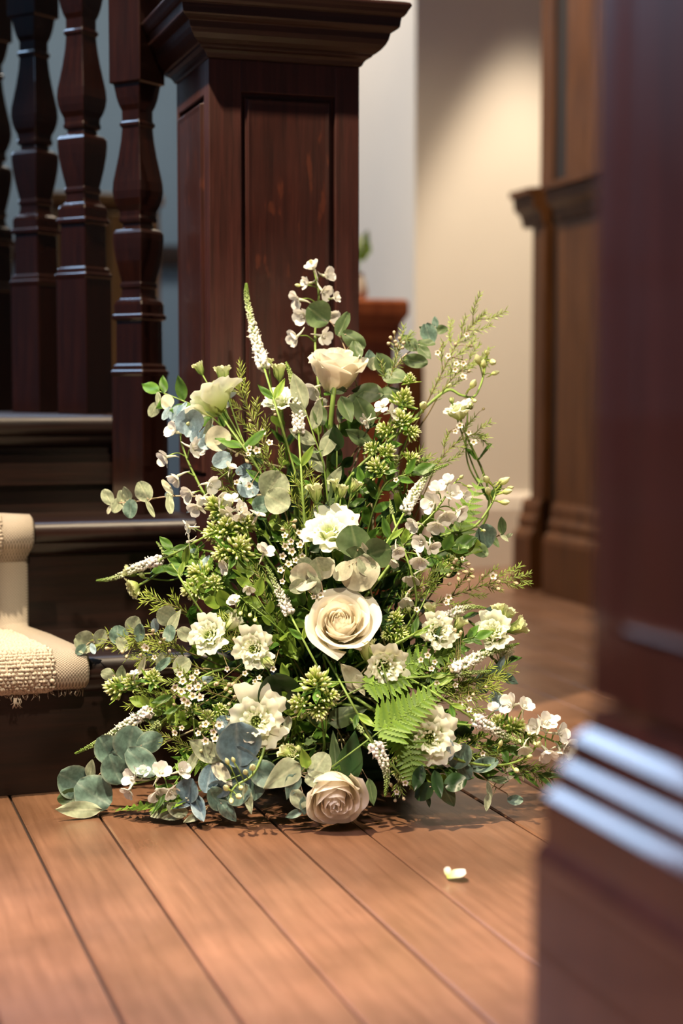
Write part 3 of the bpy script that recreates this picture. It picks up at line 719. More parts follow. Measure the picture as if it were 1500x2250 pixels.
def lisianthus(label, x, y, size, face, buds=(), openness=1.0, off=0.0, green=False, back=False, bow=.3, tall=1.0):
    c = S(x, y, off, .02); f = (RT*face[0] + UP*face[1] - FW*face[2]).normalized()
    s = pxl(size)/2/0.032; base = c - f*.016*s
    t = thing('lisianthus', label, 'flower', base, 'ruffled white lisianthus in the arrangement')
    pts = stem_to(base, f, bow); stemobj(t, pts, .0018, .0015)
    mat = M_LISG if green else M_LISI
    head = put('flower_head', cached('lisi_core', _lisicore), t, frame(base, f, None, s))
    n = 12
    for i in range(n):
        q = i/(n-1); a = i*2.39996
        Rr = .006 + .014*q; H = (.031 - .004*q + .003*math.sin(i*4.1))*tall
        me = cached(('lp', i, mat.name, round(openness, 2), tall), lambda: cup_petal(1.15 - .15*q, Rr, H, openness*(.003 + .014*q), .0013 + .0011*q, 8.2, 30, 10, i*7 + 2, .003, .38, .005*q*openness, 0, .35*(1-q), 1.2, .16).mesh('petal', mat))
        put('petal', me, head, frame(base, f + Vector((rnd.uniform(-1, 1), rnd.uniform(-1, 1), rnd.uniform(-1, 1)))*.10*q, None, s*rnd.uniform(.92, 1.08), a))
    for (bx, by, bs, fa, gr) in buds:
        bp_ = S(bx, by, off, .012); fd = cdir(fa, .15)
        bb = bp_ - fd*.012
        q, tv = along(pts, .72)
        stemobj(t, crom([q, q.lerp(bb, .55) - fd*.02, bb], 6), .0011, .0010, name='bud_stalk')
        bud(t, bb, fd, pxl(bs)/.030, M_LISG if gr else M_LISI, twist=1 if gr < 2 else 0)
    for uu in (.55, .72, .86):
        q, tv = along(pts, uu)
        for sgn in (-1, 1):
            dv = (tv*.5 + RT*sgn*rnd.uniform(.4, .9) - FW*rnd.uniform(-.2, .5) + UP*rnd.uniform(-.2, .3)).normalized()
            vein_leaf(t, 'lance_%d' % rnd.randrange(4), M_LEAF, q, dv, UP - FW, rnd.uniform(.025, .04), 1.2)
    return t
def _lisicore():
    m = MB(); m.lathe([(.0015, -.002), (.005, .002), (.0065, .008), (.004, .012), (.001, .013)], 8, col=lambda v: .1 + .2*v)
    for kk in range(7):
        a = kk*.9; m.tube([Vector((.001*math.cos(a), .001*math.sin(a), .010)), Vector((.004*math.cos(a), .004*math.sin(a), .021))], .0005, .0011, 5, .2, .3)
    return m.mesh('flower_head', M_LISG)
LS = [
 ('big pale lisianthus at upper left, seen from behind under three upright buds', 470, 888, 118, (-.35, .55, -.25), [(435, 803, 34, 115, 1), (489, 822, 48, 95, 1), (463, 848, 34, 120, 1)], 1.0, -.01, False),
 ('small open lisianthus left of the top rose, beneath a tall bud', 612, 884, 74, (-.1, .75, .6), [(613, 814, 44, 92, 1), (592, 786, 24, 85, 1)], .8, 0, False),
 ('lisianthus at upper right against the cream wall', 1006, 903, 84, (-.25, .8, .3), [(1040, 884, 28, 50, 2), (990, 866, 22, 100, 2)], .6, 0, False),
 ('wide lisianthus in the centre just above the round grey leaves', 724, 1172, 116, (-.1, .72, .68), [(692, 1082, 48, 95, 1), (732, 1060, 34, 100, 1), (752, 1072, 34, 80, 1), (782, 1062, 34, 62, 1)], 1.1, 0, False),
 ('nodding lisianthus at far left beside the dark stair riser', 292, 1292, 60, (-.75, -.35, .5), [(278, 1256, 36, 160, 1), (305, 1252, 24, 120, 2)], .4, 0, True),
 ('greenish lisianthus with torn-looking petals at left, above the lower eucalyptus', 458, 1396, 92, (-.3, .3, .85), [(512, 1368, 46, 50, 0)], .9, 0, False),
 ('lisianthus at centre left with a round green bud at its lower right', 556, 1426, 88, (-.2, .1, .95), [(592, 1458, 50, -40, 2)], .9, -.01, False),
 ('tall lisianthus right below the middle rose, with green bud on top', 846, 1465, 96, (.2, -.1, .95), [(806, 1432, 58, 100, 1)], .8, -.01, False),
 ('lisianthus right of the middle rose with small green buds over it', 960, 1388, 82, (.2, .2, .92), [(945, 1338, 40, 90, 1), (1010, 1368, 40, 60, 1), (895, 1325, 24, 100, 2)], .85, 0, False),
 ('pale green lisianthus at right edge with two frilled buds pointing right', 1082, 1390, 92, (-.1, .45, .7), [(1110, 1352, 50, 60, 1), (1135, 1378, 52, 25, 1), (1095, 1340, 40, 100, 1)], .7, 0, False),
 ('fully open double lisianthus at lower left facing the viewer', 563, 1584, 112, (0, .05, 1), [(546, 1530, 40, 95, 2)], 1.15, -.01, False),
 ('fully open lisianthus at lower right facing the viewer', 944, 1622, 112, (-.05, -.05, 1), [(932, 1566, 40, 110, 1)], 1.05, -.01, False),
 ('half-hidden lisianthus behind the right-hand spikes', 1108, 1432, 50, (.5, -.3, .6), [], .5, .02, False),
 ('cluster of green lisianthus buds left of the bottom rose', 640, 1655, 44, (-.3, .3, .8), [(612, 1700, 34, 190, 1), (622, 1650, 36, 150, 1), (655, 1632, 24, 90, 2)], .2, -.01, True),
]
for l in LS: lisianthus(*l)

# ------------------------------------------------------------------ veronica spikes
def veronica(label, pts, rad=8, off=0.0, stemfrom=None, green=0.0):
    w = [S(x, y, off, .012) for x, y in pts]
    t = thing('veronica_spike', label, 'flower', w[0], 'tapering white veronica spikes')
    pp = crom(w, 10); d0 = (w[1] - w[0]).normalized()
    st_ = stem_to(w[0], d0, .35); stemobj(t, st_, .0016, .0014)
    L_ = sum((b_ - a_).length for a_, b_ in zip(pp, pp[1:]))
    m = MB(); R0 = pxl(rad); m.tube(pp, R0*.55, R0*.12, 7, .6, 1)
    n = int(L_ / .00042); 
    for i in range(n):
        u = (i + .5)/n; q, tv = along(pp, u); a = i*2.39996 + rnd.uniform(-.5, .5)
        x_ = tv.orthogonal().normalized(); y_ = tv.cross(x_)
        rd = x_*math.cos(a) + y_*math.sin(a)
        rr = R0*(1 - u)**.55*(.62 if u > .0 else 1) + R0*.08
        s = (.0019*(1-u)**.9 + .0006)*(rad/12)**.5*rnd.uniform(.8, 1.25)
        c = max(green, min(1, u*1.15 - .05 + rnd.uniform(-.05, .05)))
        M = frame(q + rd*rr*.8, (rd + tv*rnd.uniform(.0, .6) + x_*rnd.uniform(-.3, .3)).normalized(), tv, s, rnd.random()*3)
        if u < .45 and green < .3:
            m.lathe([(.3, 0), (.9, .5), (1.05, 1.1), (.75, 1.7), (.1, 1.95)], 5, M, col=lambda v: c)
            if i % 4 == 0: m.tube([M @ Vector((0, 0, 1)), M @ Vector((.6, .3, 3.2))], s*.12, s*.2, 3, c, c)
        else:
            m.lathe([(.5, 0), (.8, .6), (.5, 1.25), (.05, 1.4)], 5, M, col=lambda v: c)
    tag(m.build('floret_spike', M_VERO, t), kind='stuff')
    for sgn in (-1, 1):
        q, tv = along(st_, .9)
        vein_leaf(t, 'lance_1', M_LIME if sgn > 0 else M_LEAF, q, (tv*.8 + RT*sgn*.5 - FW*.3), -FW + UP*.4, rnd.uniform(.02, .032), 1.0)
    return t
for v in [
 ('tall veronica spike in front of the newel panel, tip hooked', [(580, 808), (560, 740), (543, 660), (541, 622)], 13),
 ('upright veronica spike between small lisianthus and top rose stem', [(656, 952), (652, 890), (640, 830), (628, 795)], 12),
 ('veronica spike at right with its green tip bent over to the right', [(888, 1126), (912, 1082), (945, 1038), (985, 1020)], 12),
 ('veronica spike reaching far left in front of the stair riser', [(352, 1230), (300, 1248), (250, 1270), (212, 1276)], 10),
 ('veronica spike slanting down beside the centre, left of the middle rose', [(637, 1350), (618, 1312), (598, 1268), (575, 1222)], 11),
 ('thick veronica spike pointing right, below the pale green lisianthus', [(994, 1476), (1040, 1448), (1090, 1430), (1140, 1414)], 13),
 ('veronica spike at lower left pointing down toward the stair base', [(330, 1562), (280, 1590), (220, 1628), (165, 1656)], 12),
 ('veronica spike at lower right pointing down right', [(1042, 1580), (1080, 1602), (1120, 1622), (1168, 1645)], 13, -.02),
 ('veronica spike hanging down right of the bottom rose', [(820, 1632), (840, 1668), (850, 1708), (846, 1750)], 13, -.03),
 ('thin veronica spike lying over the lisianthus right of the middle rose', [(960, 1366), (1000, 1344), (1035, 1334), (1068, 1336)], 10),
]: veronica(*v)
for v in [
 ('short unopened green veronica spike at left above the wide reaching one', [(366, 1222), (355, 1205), (343, 1190)], 6),
 ('short unopened green veronica spike near the lower left spike', [(352, 1588), (335, 1600), (316, 1612)], 8),
 ('short unopened green veronica spike under the thick right-hand spike', [(1000, 1482), (1040, 1478), (1080, 1474)], 8),
 ('short unopened green veronica spike above the hanging lower right spike', [(798, 1610), (782, 1592), (768, 1578)], 6),
 ('short unopened green veronica spike right of the dark round leaves', [(862, 1130), (858, 1112), (856, 1096)], 5)
 ]: veronica(*v, green=.75)

# ------------------------------------------------------------------ delphinium
def _spur():
    m = MB(); m.tube([Vector(q) for q in ((0, 0, 0), (0, .002, -.004), (0, .005, -.009), (0, .009, -.012))], .0019, .0004, 6, .1, .3)
    for kk in range(4):
        a = kk*PI/2 + .4
        m.lathe([(.0002, 0), (.0013, .002), (.0012, .0045), (.0003, .0055)], 5, Matrix.Translation((.0013*math.cos(a), .0013*math.sin(a), 0)), col=lambda v: .25 + .4*v)
    return m.mesh('floret', M_WHITE)
def floret(t, p, f, s, flat=.9, petals=5, roll=None):
    roll = rnd.random()*6 if roll is None else roll
    o = put('floret', cached('spur', _spur), t, frame(p, f, None, s, roll))
    for kk in range(petals):
        a = roll + kk*2*PI/petals + rnd.uniform(-.12, .12)
        M0 = frame(p, f, None, 1, a).to_3x3()
        op = flat*rnd.uniform(.85, 1.15)
        dv = (M0 @ Vector((math.sin(op), 0, math.cos(op)))); nn = (M0 @ Vector((-math.cos(op), 0, math.sin(op))))
        vein_leaf(o, 'petal_%d' % (0 if rnd.random() < .6 else rnd.randrange(4)), M_WHITE, p + dv*.0012*s, dv, nn, .0125*s, 1.0, 'petal')
    return o
def delphinium(label, path, florets, tips=(), off=0.0, name='delphinium', hub=True):
    w = W(path, off + .01, .012, .03)
    t = thing(name, label, 'flower', w[0], 'white delphinium stems')
    pp = crom(w, 8)
    full = (stem_to(w[0], (w[1] - w[0]), .3)[:-1] + pp) if hub else pp
    stemobj(t, full, .0024, .0012, c0=.5, c1=1)
    for fx, fy, fs, ang, tow in florets:
        p = S(fx, fy, off - .008, .012); f = cdir(ang, tow)
        q = min(pp, key=lambda z: (z - p).length + max(0, (z - p).dot(UP))*.3)
        b_ = p - f*.004
        stemobj(t, crom([q, q.lerp(b_, .5) + UP*.004, b_], 4), .0009, .0008, name='pedicel', c0=.7, c1=1)
        floret(t, p, f, pxl(fs)/.021, .95)
    for bx, by, bs in tips:
        p = S(bx, by, off - .003, .008); q = min(pp, key=lambda z: (z - p).length)
        stemobj(t, [q, q.lerp(p, .5) + UP*.002, p], .0007, .0006, name='pedicel', c0=.7, c1=1)
        m = cached('dbud', lambda: MB().lathe([(.0003, -.001), (.002, .0015), (.0028, .004), (.0022, .007), (.0004, .0098)], 7, col=lambda v: .4 + .45*v).tube([Vector((0, 0, .001)), Vector((.0018, 0, -.004)), Vector((.002, 0, -.008))], .0011, .0003, 5, .3, .5).mesh('bud', M_PHLOX))
        put('bud', m, t, frame(p, (p - q) + UP*.002, None, pxl(bs)/.0075, rnd.random()*6))
    return t
delphinium('white delphinium at the very top, rising before the newel panel', [(722, 1000), (700, 850), (692, 740), (700, 650), (688, 585)],
 [(690, 592, 40, 120, .6), (714, 606, 42, 10, .7), (678, 622, 34, 170, .6), (708, 640, 42, -30, .8), (656, 658, 44, 200, .7), (668, 692, 46, 215, .9), (724, 690, 40, -40, .7), (732, 655, 30, 20, .4), (652, 740, 42, 210, .8), (708, 738, 40, -20, .9), (692, 852, 46, 230, .8), (700, 880, 34, -60, .8)], [(684, 578, 12), (660, 628, 12)], .03)
delphinium('white delphinium at upper left with bluish hanging bells', [(520, 1190), (462, 1108), (425, 1040), (402, 985), (396, 950)],
 [(386, 950, 44, 150, .8), (424, 984, 46, 0, .9), (366, 1004, 40, 215, .5), (390, 1046, 42, 225, .6), (458, 1062, 44, -30, .8), (422, 1084, 44, 200, .8), (478, 1098, 42, -10, .9), (434, 1112, 40, 240, .8), (505, 1030, 28, 60, .4), (448, 1092, 34, -90, .9)], [(410, 935, 12)], -.01)
delphinium('white delphinium cluster at right, beside the bent veronica tip', [(850, 1250), (900, 1180), (950, 1130), (985, 1080), (1000, 1060)],
 [(952, 1106, 46, 180, 1.0), (990, 1088, 42, 40, 1.0), (978, 1128, 44, -70, 1.0), (1004, 1124, 40, -30, .9), (962, 1078, 38, 100, .9), (914, 1150, 38, 210, .8), (958, 1150, 40, -100, .8), (930, 1190, 42, 200, .9), (946, 1198, 36, -40, 1.0), (922, 1226, 42, -100, .7), (984, 1062, 36, 120, .7), (1018, 1090, 28, 0, .8), (870, 1208, 34, -60, .9)], [(1010, 1052, 12), (1025, 1068, 12)], -.02)
delphinium('pale delphinium bells low at right of the round grey leaves', [(840, 1400), (880, 1330), (895, 1280), (905, 1240)],
 [(906, 1266, 38, -110, .7), (892, 1312, 40, -90, .7), (880, 1205, 34, 200, .8), (866, 1230, 30, 240, .6)], [(912, 1340, 12), (870, 1350, 10)], .01)
delphinium('white delphinium lying at lower right and reaching the foreground post', [(880, 1570), (1000, 1590), (1100, 1600), (1180, 1615), (1240, 1640)],
 [(1124, 1550, 46, 150, .7), (1150, 1556, 40, 60, .7), (1196, 1592, 46, 60, .8), (1178, 1600, 38, 150, .7), (1226, 1612, 44, 20, .7), (1240, 1640, 50, -20, .9), (1200, 1648, 46, -80, .9), (1230, 1650, 40, -110, .8), (1215, 1590, 34, 90, .6), (1150, 1640, 34, -90, .8), (1084, 1560, 28, 100, .8)], [(1160, 1612, 12), (1172, 1630, 12), (1140, 1625, 12)], -.02)
delphinium('white delphinium florets low at left on the floor among eucalyptus', [(420, 1640), (380, 1690), (340, 1710), (285, 1725)],
 [(296, 1712, 46, 150, .8), (286, 1735, 36, 230, .6), (352, 1700, 44, 60, .8), (395, 1695, 40, 30, .8), (345, 1736, 46, -60, .9), (372, 1736, 36, -40, .8), (315, 1700, 30, 100, .6)], [(440, 1650, 10)], -.01)
delphinium('sparse delphinium blossoms inside the left half, under the lime phlox', [(560, 1330), (500, 1280), (520, 1225)],
 [(500, 1245, 34, 200, .8), (580, 1215, 40, 60, .8), (545, 1290, 28, -60, .8), (516, 1325, 30, 120, .8), (420, 1160, 26, 180, .6), (1030, 1300, 22, 0, .5)][:5], [(530, 1345, 14), (550, 1350, 14), (560, 1360, 14), (518, 1340, 12)], 0)
G2 = 'curling delphinium tips in bud'
def curl(label, path, buds, off=0.0):
    t = delphinium(label, path, [], buds, off, 'delphinium_tip'); t['group'] = G2
curl('curling green budded stem at upper right against the cream wall', [(905, 925), (945, 885), (985, 857), (1012, 868), (1040, 872), (1056, 845), (1066, 806), (1070, 790)], [(1052, 800, 22), (1078, 795, 22), (1062, 808, 18), (1080, 822, 16), (1035, 852, 22), (1040, 880, 14), (985, 850, 14), (928, 895, 26), (1070, 780, 16)], -.01)
curl('curling green budded stem at right beside the wall skirting', [(930, 1190), (990, 1172), (1040, 1158), (1072, 1120), (1088, 1085), (1082, 1066)], [(1072, 1058, 22), (1098, 1064, 22), (1104, 1082, 20), (1074, 1086, 20), (1100, 1104, 20), (1112, 1075, 14), (1060, 1165, 10), (1095, 1060, 14)], -.02)
curl('drooping green budded stem over blue eucalyptus at lower left of centre', [(585, 1625), (572, 1670), (552, 1705), (520, 1725), (508, 1740)], [(500, 1735, 18), (520, 1748, 18), (508, 1755, 16), (555, 1690, 20), (540, 1700, 16), (528, 1730, 16), (502, 1680, 14), (515, 1675, 12)], -.04)
curl('long green budded stem looping low at right above the floor', [(880, 1600), (960, 1650), (1040, 1678), (1110, 1680), (1160, 1660), (1190, 1620)], [(1160, 1665, 16), (1130, 1690, 16), (1098, 1640, 14), (1180, 1640, 18)], -.03)

# ------------------------------------------------------------------ phlox
def _budcluster(seed, n=34):
    g = random.Random(seed); m = MB()
    for i in range(n):
        a = i*2.39996 + g.uniform(-.3, .3); q = (i + .5)/n; th = 1.35*q**.6 + g.uniform(-.12, .12)
        dv = Vector((math.sin(th)*math.cos(a), math.sin(th)*math.sin(a), math.cos(th)))
        b0 = Vector((0, 0, .006 - .020*q)) + dv*.003; l = g.uniform(.010, .015)*(1 - .15*q); r_ = g.uniform(.0019, .0028)
        b1 = b0 + dv*(.003 + .010*q)*g.uniform(.75, 1.15)
        m.tube([b0, b1], .0007, .0009, 4, .1, .3)
        wt = g.uniform(.55, 1.0)
        M = frame(b1, dv, (0.3, .2, 1), 1, a)
        m.lathe([(r_*.5, 0), (r_*.75, l*.25), (r_*1.0, l*.5), (r_*.8, l*.8), (r_*.1, l)], 6, M, col=lambda v: .15 + v*wt*.95)
        for kk in range(2):
            aa = g.random()*6
            e = b1 + dv*l*.5 + Vector((math.cos(aa), math.sin(aa), .2))*.003
            m.tube([b1, b1 + dv*l*.25 + Vector((math.cos(aa), math.sin(aa), .2))*.002, e], .0006, .0002, 3, .2, .4)
    return m.mesh('buds', M_PHLOX)
def phlox(label, clusters, opens=(), off=0.0):
    """clusters: (x, y, size, angle, toward)"""
    c0 = clusters[0]; p0 = S(c0[0], c0[1], off, .02)
    t = thing('phlox', label, 'flower', p0, 'green budded phlox in the arrangement')
    pts = stem_to(p0, cdir(c0[3], c0[4]), .35); stemobj(t, pts, .0020, .0016)
    for i, (x, y, sz, an, tw) in enumerate(clusters):
        p = S(x, y, off, .02); f = cdir(an, tw); s = pxl(sz)/.052
        if i:
            q, _ = along(pts, .7 + .05*(i % 4)); stemobj(t, crom([q, q.lerp(p, .5) - UP*.006, p - f*.006*s], 4), .0012, .0010, name='side_stem')
        me = cached(('bc', i % 5), lambda: _budcluster(i % 5 + 3))
        o = put('buds', me, t, frame(p, f, None, s, rnd.random()*6)); tag(o, kind='stuff')
        for kk in range(7):
            a = kk*2*PI/7 + rnd.random(); M0 = frame(p, f, None, 1, a).to_3x3()
            dv = M0 @ Vector((1, 0, rnd.uniform(-.2, .5)))
            vein_leaf(t, 'lance_%d' % rnd.randrange(4), rnd.choice([M_LIME, M_LIME, M_LEAF]), p - f*.009*s, dv, f, rnd.uniform(.022, .038)*min(1.2, s), 1.0)
    for x, y, sz, an, tw in opens:
        p = S(x, y, off - .012, .02); f = cdir(an, tw)
        q = S(clusters[0][0], clusters[0][1], off, .02)
        stemobj(t, [p - f*.014, p - f*.001], .0010, .0012, M_WHITE, name='corolla_tube', c0=.2, c1=.6)
        floret(t, p, f, pxl(sz)/.022, 1.35)
    return t
phlox('bright lime phlox head in the lower centre above the bottom rose', [(695, 1500, 84, 95, .5), (722, 1530, 60, 20, .7), (658, 1545, 62, 165, .7), (700, 1560, 60, -80, .8)], [(828, 1480, 1, 90, 1)][:0], -.02)
phlox('large lime phlox at left, with white open flowers at its top', [(480, 1118, 84, 130, .5), (500, 1160, 80, 100, .8), (540, 1150, 64, 50, .7), (470, 1170, 66, 190, .7), (525, 1205, 84, 60, .9), (490, 1215, 64, 200, .8)],
      [(508, 1100, 34, 80, .6), (528, 1118, 34, 20, .7), (502, 1128, 38, 230, .9), (530, 1130, 34, -30, .9), (565, 1132, 34, 60, .15), (414, 1158, 32, 180, .2), (416, 1190, 30, 190, .2)], -.01)
phlox('spreading lime phlox at mid left over the stairs', [(440, 1262, 74, 150, .5), (425, 1295, 70, 190, .5), (470, 1280, 50, 90, .8)], [(515, 1318, 24, 100, .7)], 0)
phlox('upright lime phlox at upper right with two white open flowers', [(886, 880, 70, 75, .4), (880, 925, 72, 100, .7), (900, 835, 40, 85, .3), (846, 945, 54, 160, .6), (905, 950, 50, 10, .6)],
      [(842, 893, 36, 130, .8), (862, 906, 36, 10, .8), (805, 925, 32, 200, .3)], -.005)
phlox('lime phlox buds at right of centre, below the upright head', [(828, 1030, 66, 120, .6), (850, 995, 60, 60, .7), (815, 985, 44, 150, .6), (905, 1010, 48, 20, .6)], [], 0)
phlox('pale lime phlox at lower left edge over the stair foot', [(256, 1512, 70, 170, .4), (290, 1500, 58, 110, .6), (335, 1490, 56, 80, .6)], [(295, 1480, 18, 90, .4), (240, 1500, 16, 120, .4)], -.01)
phlox('lime phlox at lower right before the lying delphinium', [(1130, 1598, 64, 40, .6), (1095, 1590, 56, 120, .6), (1160, 1620, 50, 0, .6)], [], -.01)
phlox('darker green phlox buds near lower left spikes', [(455, 1578, 52, 80, .8), (420, 1560, 44, 130, .7), (485, 1560, 44, 40, .8)], [], .01)
phlox('small green phlox head between middle rose and right lisianthus', [(868, 1360, 48, 100, .8), (882, 1392, 44, -20, .8), (850, 1395, 36, 200, .8)], [], .0)
phlox('lime phlox buds low in the right half beside the fern', [(880, 1700, 44, -80, .8), (905, 1690, 40, -30, .8)], [], .0)
phlox('small phlox head at right centre under delphinium', [(985, 1230, 44, 20, .7), (1010, 1210, 36, 60, .6)], [], .01)

def leafy(label, path, n, l, mat, kind='lance', wd=1.2, off=0.0, hub=True, name='ruscus_stem', cat='branch', group='plain leafy stems', spread=.8):
    w = W(path, off, .01)
    t = thing(name, label, cat, w[0], group); pp = crom(w, 8)
    full = (stem_to(w[0], w[1] - w[0], .3)[:-1] + pp) if hub else pp
    stemobj(t, full, .0016, .0007)
    for i in range(n):
        u = (i + .5)/n; q, tv = along(pp, u); sg = 1 if i % 2 else -1
        sd = tv.cross(FW).normalized()
        dv = (tv*.9 + sd*sg*spread*rnd.uniform(.6, 1.2) - FW*rnd.uniform(-.2, .4)).normalized()
        o = vein_leaf(t, '%s_%d' % (kind, rnd.randrange(4)), mat, q, dv, (-FW + UP*.4 + RT*rnd.uniform(-.4, .4)), l*rnd.uniform(.75, 1.15)*(1 - .2*u), wd)
    vein_leaf(t, kind + '_0', mat, pp[-1], (pp[-1] - pp[-3]), -FW + UP*.3, l, wd)
    return t
# ------------------------------------------------------------------ waxflower
def _waxfloret():
    m = MB(); m.lathe([(.0002, .0004), (.0010, .0002), (.0016, .0008), (.0019, .0012)], 9, col=lambda v: .05 + .28*v)
    m.lathe([(.0019, .0012), (.0016, -.0015), (.0005, -.004)], 8, col=lambda v: .12)
    for kk in range(5):
        a = kk*2*PI/5; rows = []; cc = []
        for i in range(4):
            v = i/3; rr = .0018 + .0034*v; wv = .0019*math.sin(PI*min(1, v*.72 + .22))
            rows.append([Vector((rr*math.cos(a) - u*wv*math.sin(a), rr*math.sin(a) + u*wv*math.cos(a), .0012 + .0010*v*v + .0006*abs(u)*v)) for u in (-1, -.4, .4, 1)])
            cc.append([.34 + .66*v]*4)
        m.grid(rows, cc)
    return m.mesh('floret', M_WAX)
def needles(m, pts, l0, dens=.0032, u0=.1, c=1.0):
    L_ = sum((b_ - a_).length for a_, b_ in zip(pts, pts[1:])); n = max(3, int(L_/dens))
    for i in range(n):
        u = u0 + (1 - u0)*i/n; q, tv = along(pts, u)
        x_ = tv.orthogonal().normalized(); y_ = tv.cross(x_); a = i*1.9 + rnd.random()*.6
        for sg in (0, PI):
            rd = x_*math.cos(a + sg) + y_*math.sin(a + sg)
            dv = (tv*rnd.uniform(.7, 1.2) + rd*.75).normalized(); l = l0*rnd.uniform(.6, 1.1)
            sd = dv.cross(-FW + UP*.3).normalized()*.00055
            m.add([q - sd*.6, q + sd*.6, q + dv*l*.55 + sd, q + dv*l, q + dv*l*.55 - sd], [(0, 1, 2, 3, 4)], [.1*c, .1*c, .6*c, c, .6*c])
def waxflower(label, path, florets=(), buds=(), branches=3, lime=False, off=0.0, nl=.011, hub=True, brl=.04, seed=0):
    w = W(path, off, .008)
    t = thing('waxflower_sprig', label, 'flower', w[0], 'waxflower sprigs with needle leaves')
    pp = crom(w, 8); full = (stem_to(w[0], w[1] - w[0], .3)[:-1] + pp) if hub else pp
    tw = MB().tube(full, .0013, .0005, 5, 0, 1); nd = MB(); needles(nd, pp, nl, u0=.12)
    ends = []
    for i in range(branches):
        u = .2 + .7*(i + .5)/branches; q, tv = along(pp, u); sg = 1 if i % 2 else -1
        sd = tv.cross(FW).normalized()
        dv = (tv + sd*sg*rnd.uniform(.5, .9) - FW*rnd.uniform(-.3, .3)).normalized()
        l = brl*rnd.uniform(.6, 1.1)*(1.15 - .5*u)
        br = crom([q, q + dv*l*.5, q + (dv + tv*.3).normalized()*l], 4)
        for k_ in br: k_.z = max(k_.z, .006)
        tw.tube(br, .0006, .0004, 4, .3, 1); needles(nd, br, nl*.9, .0030, .25); ends.append(br[-1])
    tw.build('twig', M_TWIG, t); tag(nd.build('needles', M_YNEEDLE if lime else M_NEEDLE, t, smooth=False), kind='stuff')
    me = cached('wf', _waxfloret)
    for fx, fy, fs in florets:
        p = S(fx, fy, off - .012, .01); q = min(pp + ends, key=lambda z: (z - p).length)
        f = (-FW + UP*rnd.uniform(-.1, .6) + RT*rnd.uniform(-.4, .4)).normalized()
        stemobj(t, crom([q, q.lerp(p, .6) + FW*.003, p - f*.003], 3), .0005, .0005, M_TWIG, 'pedicel')
        put('floret', me, t, frame(p, f, None, pxl(fs)/.0105, rnd.random()*6))
    bm_ = MB(); k_ = 0
    for fx, fy, fs in buds:
        p = S(fx, fy, off - .004, .008); q = min(pp + ends, key=lambda z: (z - p).length)
        stemobj(t, [q, q.lerp(p, .5) + UP*.001, p], .0004, .0004, M_TWIG, 'pedicel')
        put('bud', cached('wb', lambda: MB().lathe([(.0002, -.0015), (.0011, 0), (.0019, .002), (.0018, .0036), (.0002, .0048)], 7, col=lambda v: v).mesh('bud', M_BEIGE)), t, frame(p, p - q + UP*.001, None, pxl(fs)/.004))
    return t
waxflower('waxflower sprig with a tight bunch of white blooms at lower left', [(520, 1540), (460, 1520), (415, 1500), (390, 1490)],
 [(402, 1498, 19), (422, 1490, 17), (436, 1510, 21), (416, 1512, 19), (398, 1520, 20), (384, 1510, 18), (440, 1533, 20), (424, 1530, 20), (405, 1538, 19), (412, 1545, 17), (395, 1482, 17), (432, 1478, 15)], [(448, 1500, 8), (380, 1528, 8)], 4, off=-.02)
waxflower('waxflower sprig with five white cups above the blue leaves at lower left', [(560, 1590), (520, 1595), (480, 1590), (450, 1585)],
 [(452, 1592, 19), (482, 1594, 21), (470, 1608, 18), (452, 1628, 19), (472, 1624, 18), (436, 1612, 15)], [(500, 1580, 8), (440, 1600, 8)], 3, off=-.02)
waxflower('waxflower sprig with pinkish white blooms left of the central lisianthus', [(680, 1330), (655, 1270), (640, 1210), (632, 1150)],
 [(626, 1178, 17), (640, 1190, 17), (656, 1172, 18), (660, 1198, 20), (642, 1212, 20), (626, 1200, 18), (620, 1222, 18), (634, 1240, 19), (616, 1254, 18), (650, 1232, 17), (620, 1278, 14), (664, 1222, 16), (648, 1256, 16), (690, 1312, 14), (704, 1308, 16), (694, 1298, 14)], [(644, 1146, 9), (624, 1164, 9), (648, 1160, 9)], 6, off=-.005, brl=.03)
waxflower('waxflower sprig with three open blooms at upper left of centre', [(620, 1100), (605, 1040), (570, 1000), (545, 975)],
 [(577, 951, 18), (592, 974, 18), (564, 990, 20), (548, 985, 16), (545, 998, 14), (548, 1068, 20)], [(530, 985, 9), (540, 1010, 9), (522, 996, 8)], 6, off=-.005, lime=False)
waxflower('tall feathery waxflower sprig, highest at right against the cream wall', [(930, 900), (955, 850), (985, 790), (1010, 745), (1040, 712), (1066, 686)],
 [(985, 782, 16), (1002, 800, 16), (1018, 798, 16), (1025, 735, 14), (962, 775, 16), (1016, 828, 18)], [(1000, 760, 9), (1030, 760, 9)], 9, brl=.055, off=-.002, nl=.012)
waxflower('feathery waxflower sprig under the highest right-hand one, pointing right', [(940, 910), (970, 860), (1010, 815), (1045, 795), (1068, 786)],
 [(1018, 830, 18), (1000, 812, 15)], [(1028, 818, 8)], 6, brl=.04)
waxflower('waxflower sprig at right edge below the upper right lisianthus', [(930, 1090), (960, 1020), (1000, 975), (1040, 955), (1066, 958)],
 [(1040, 972, 18), (1010, 935, 18), (1030, 950, 15), (1000, 948, 15)], [(1060, 900, 8)], 7, brl=.05)
waxflower('waxflower sprig pointing far right in front of dark partition base', [(900, 1370), (970, 1320), (1050, 1290), (1110, 1275), (1165, 1260)],
 [(1082, 1266, 20), (985, 1312, 18), (980, 1325, 16)], [(1125, 1256, 10), (1092, 1280, 11), (1130, 1280, 9), (1092, 1292, 11), (1060, 1268, 8), (1030, 1278, 9), (1010, 1262, 9), (1000, 1238, 9)], 9, brl=.04)
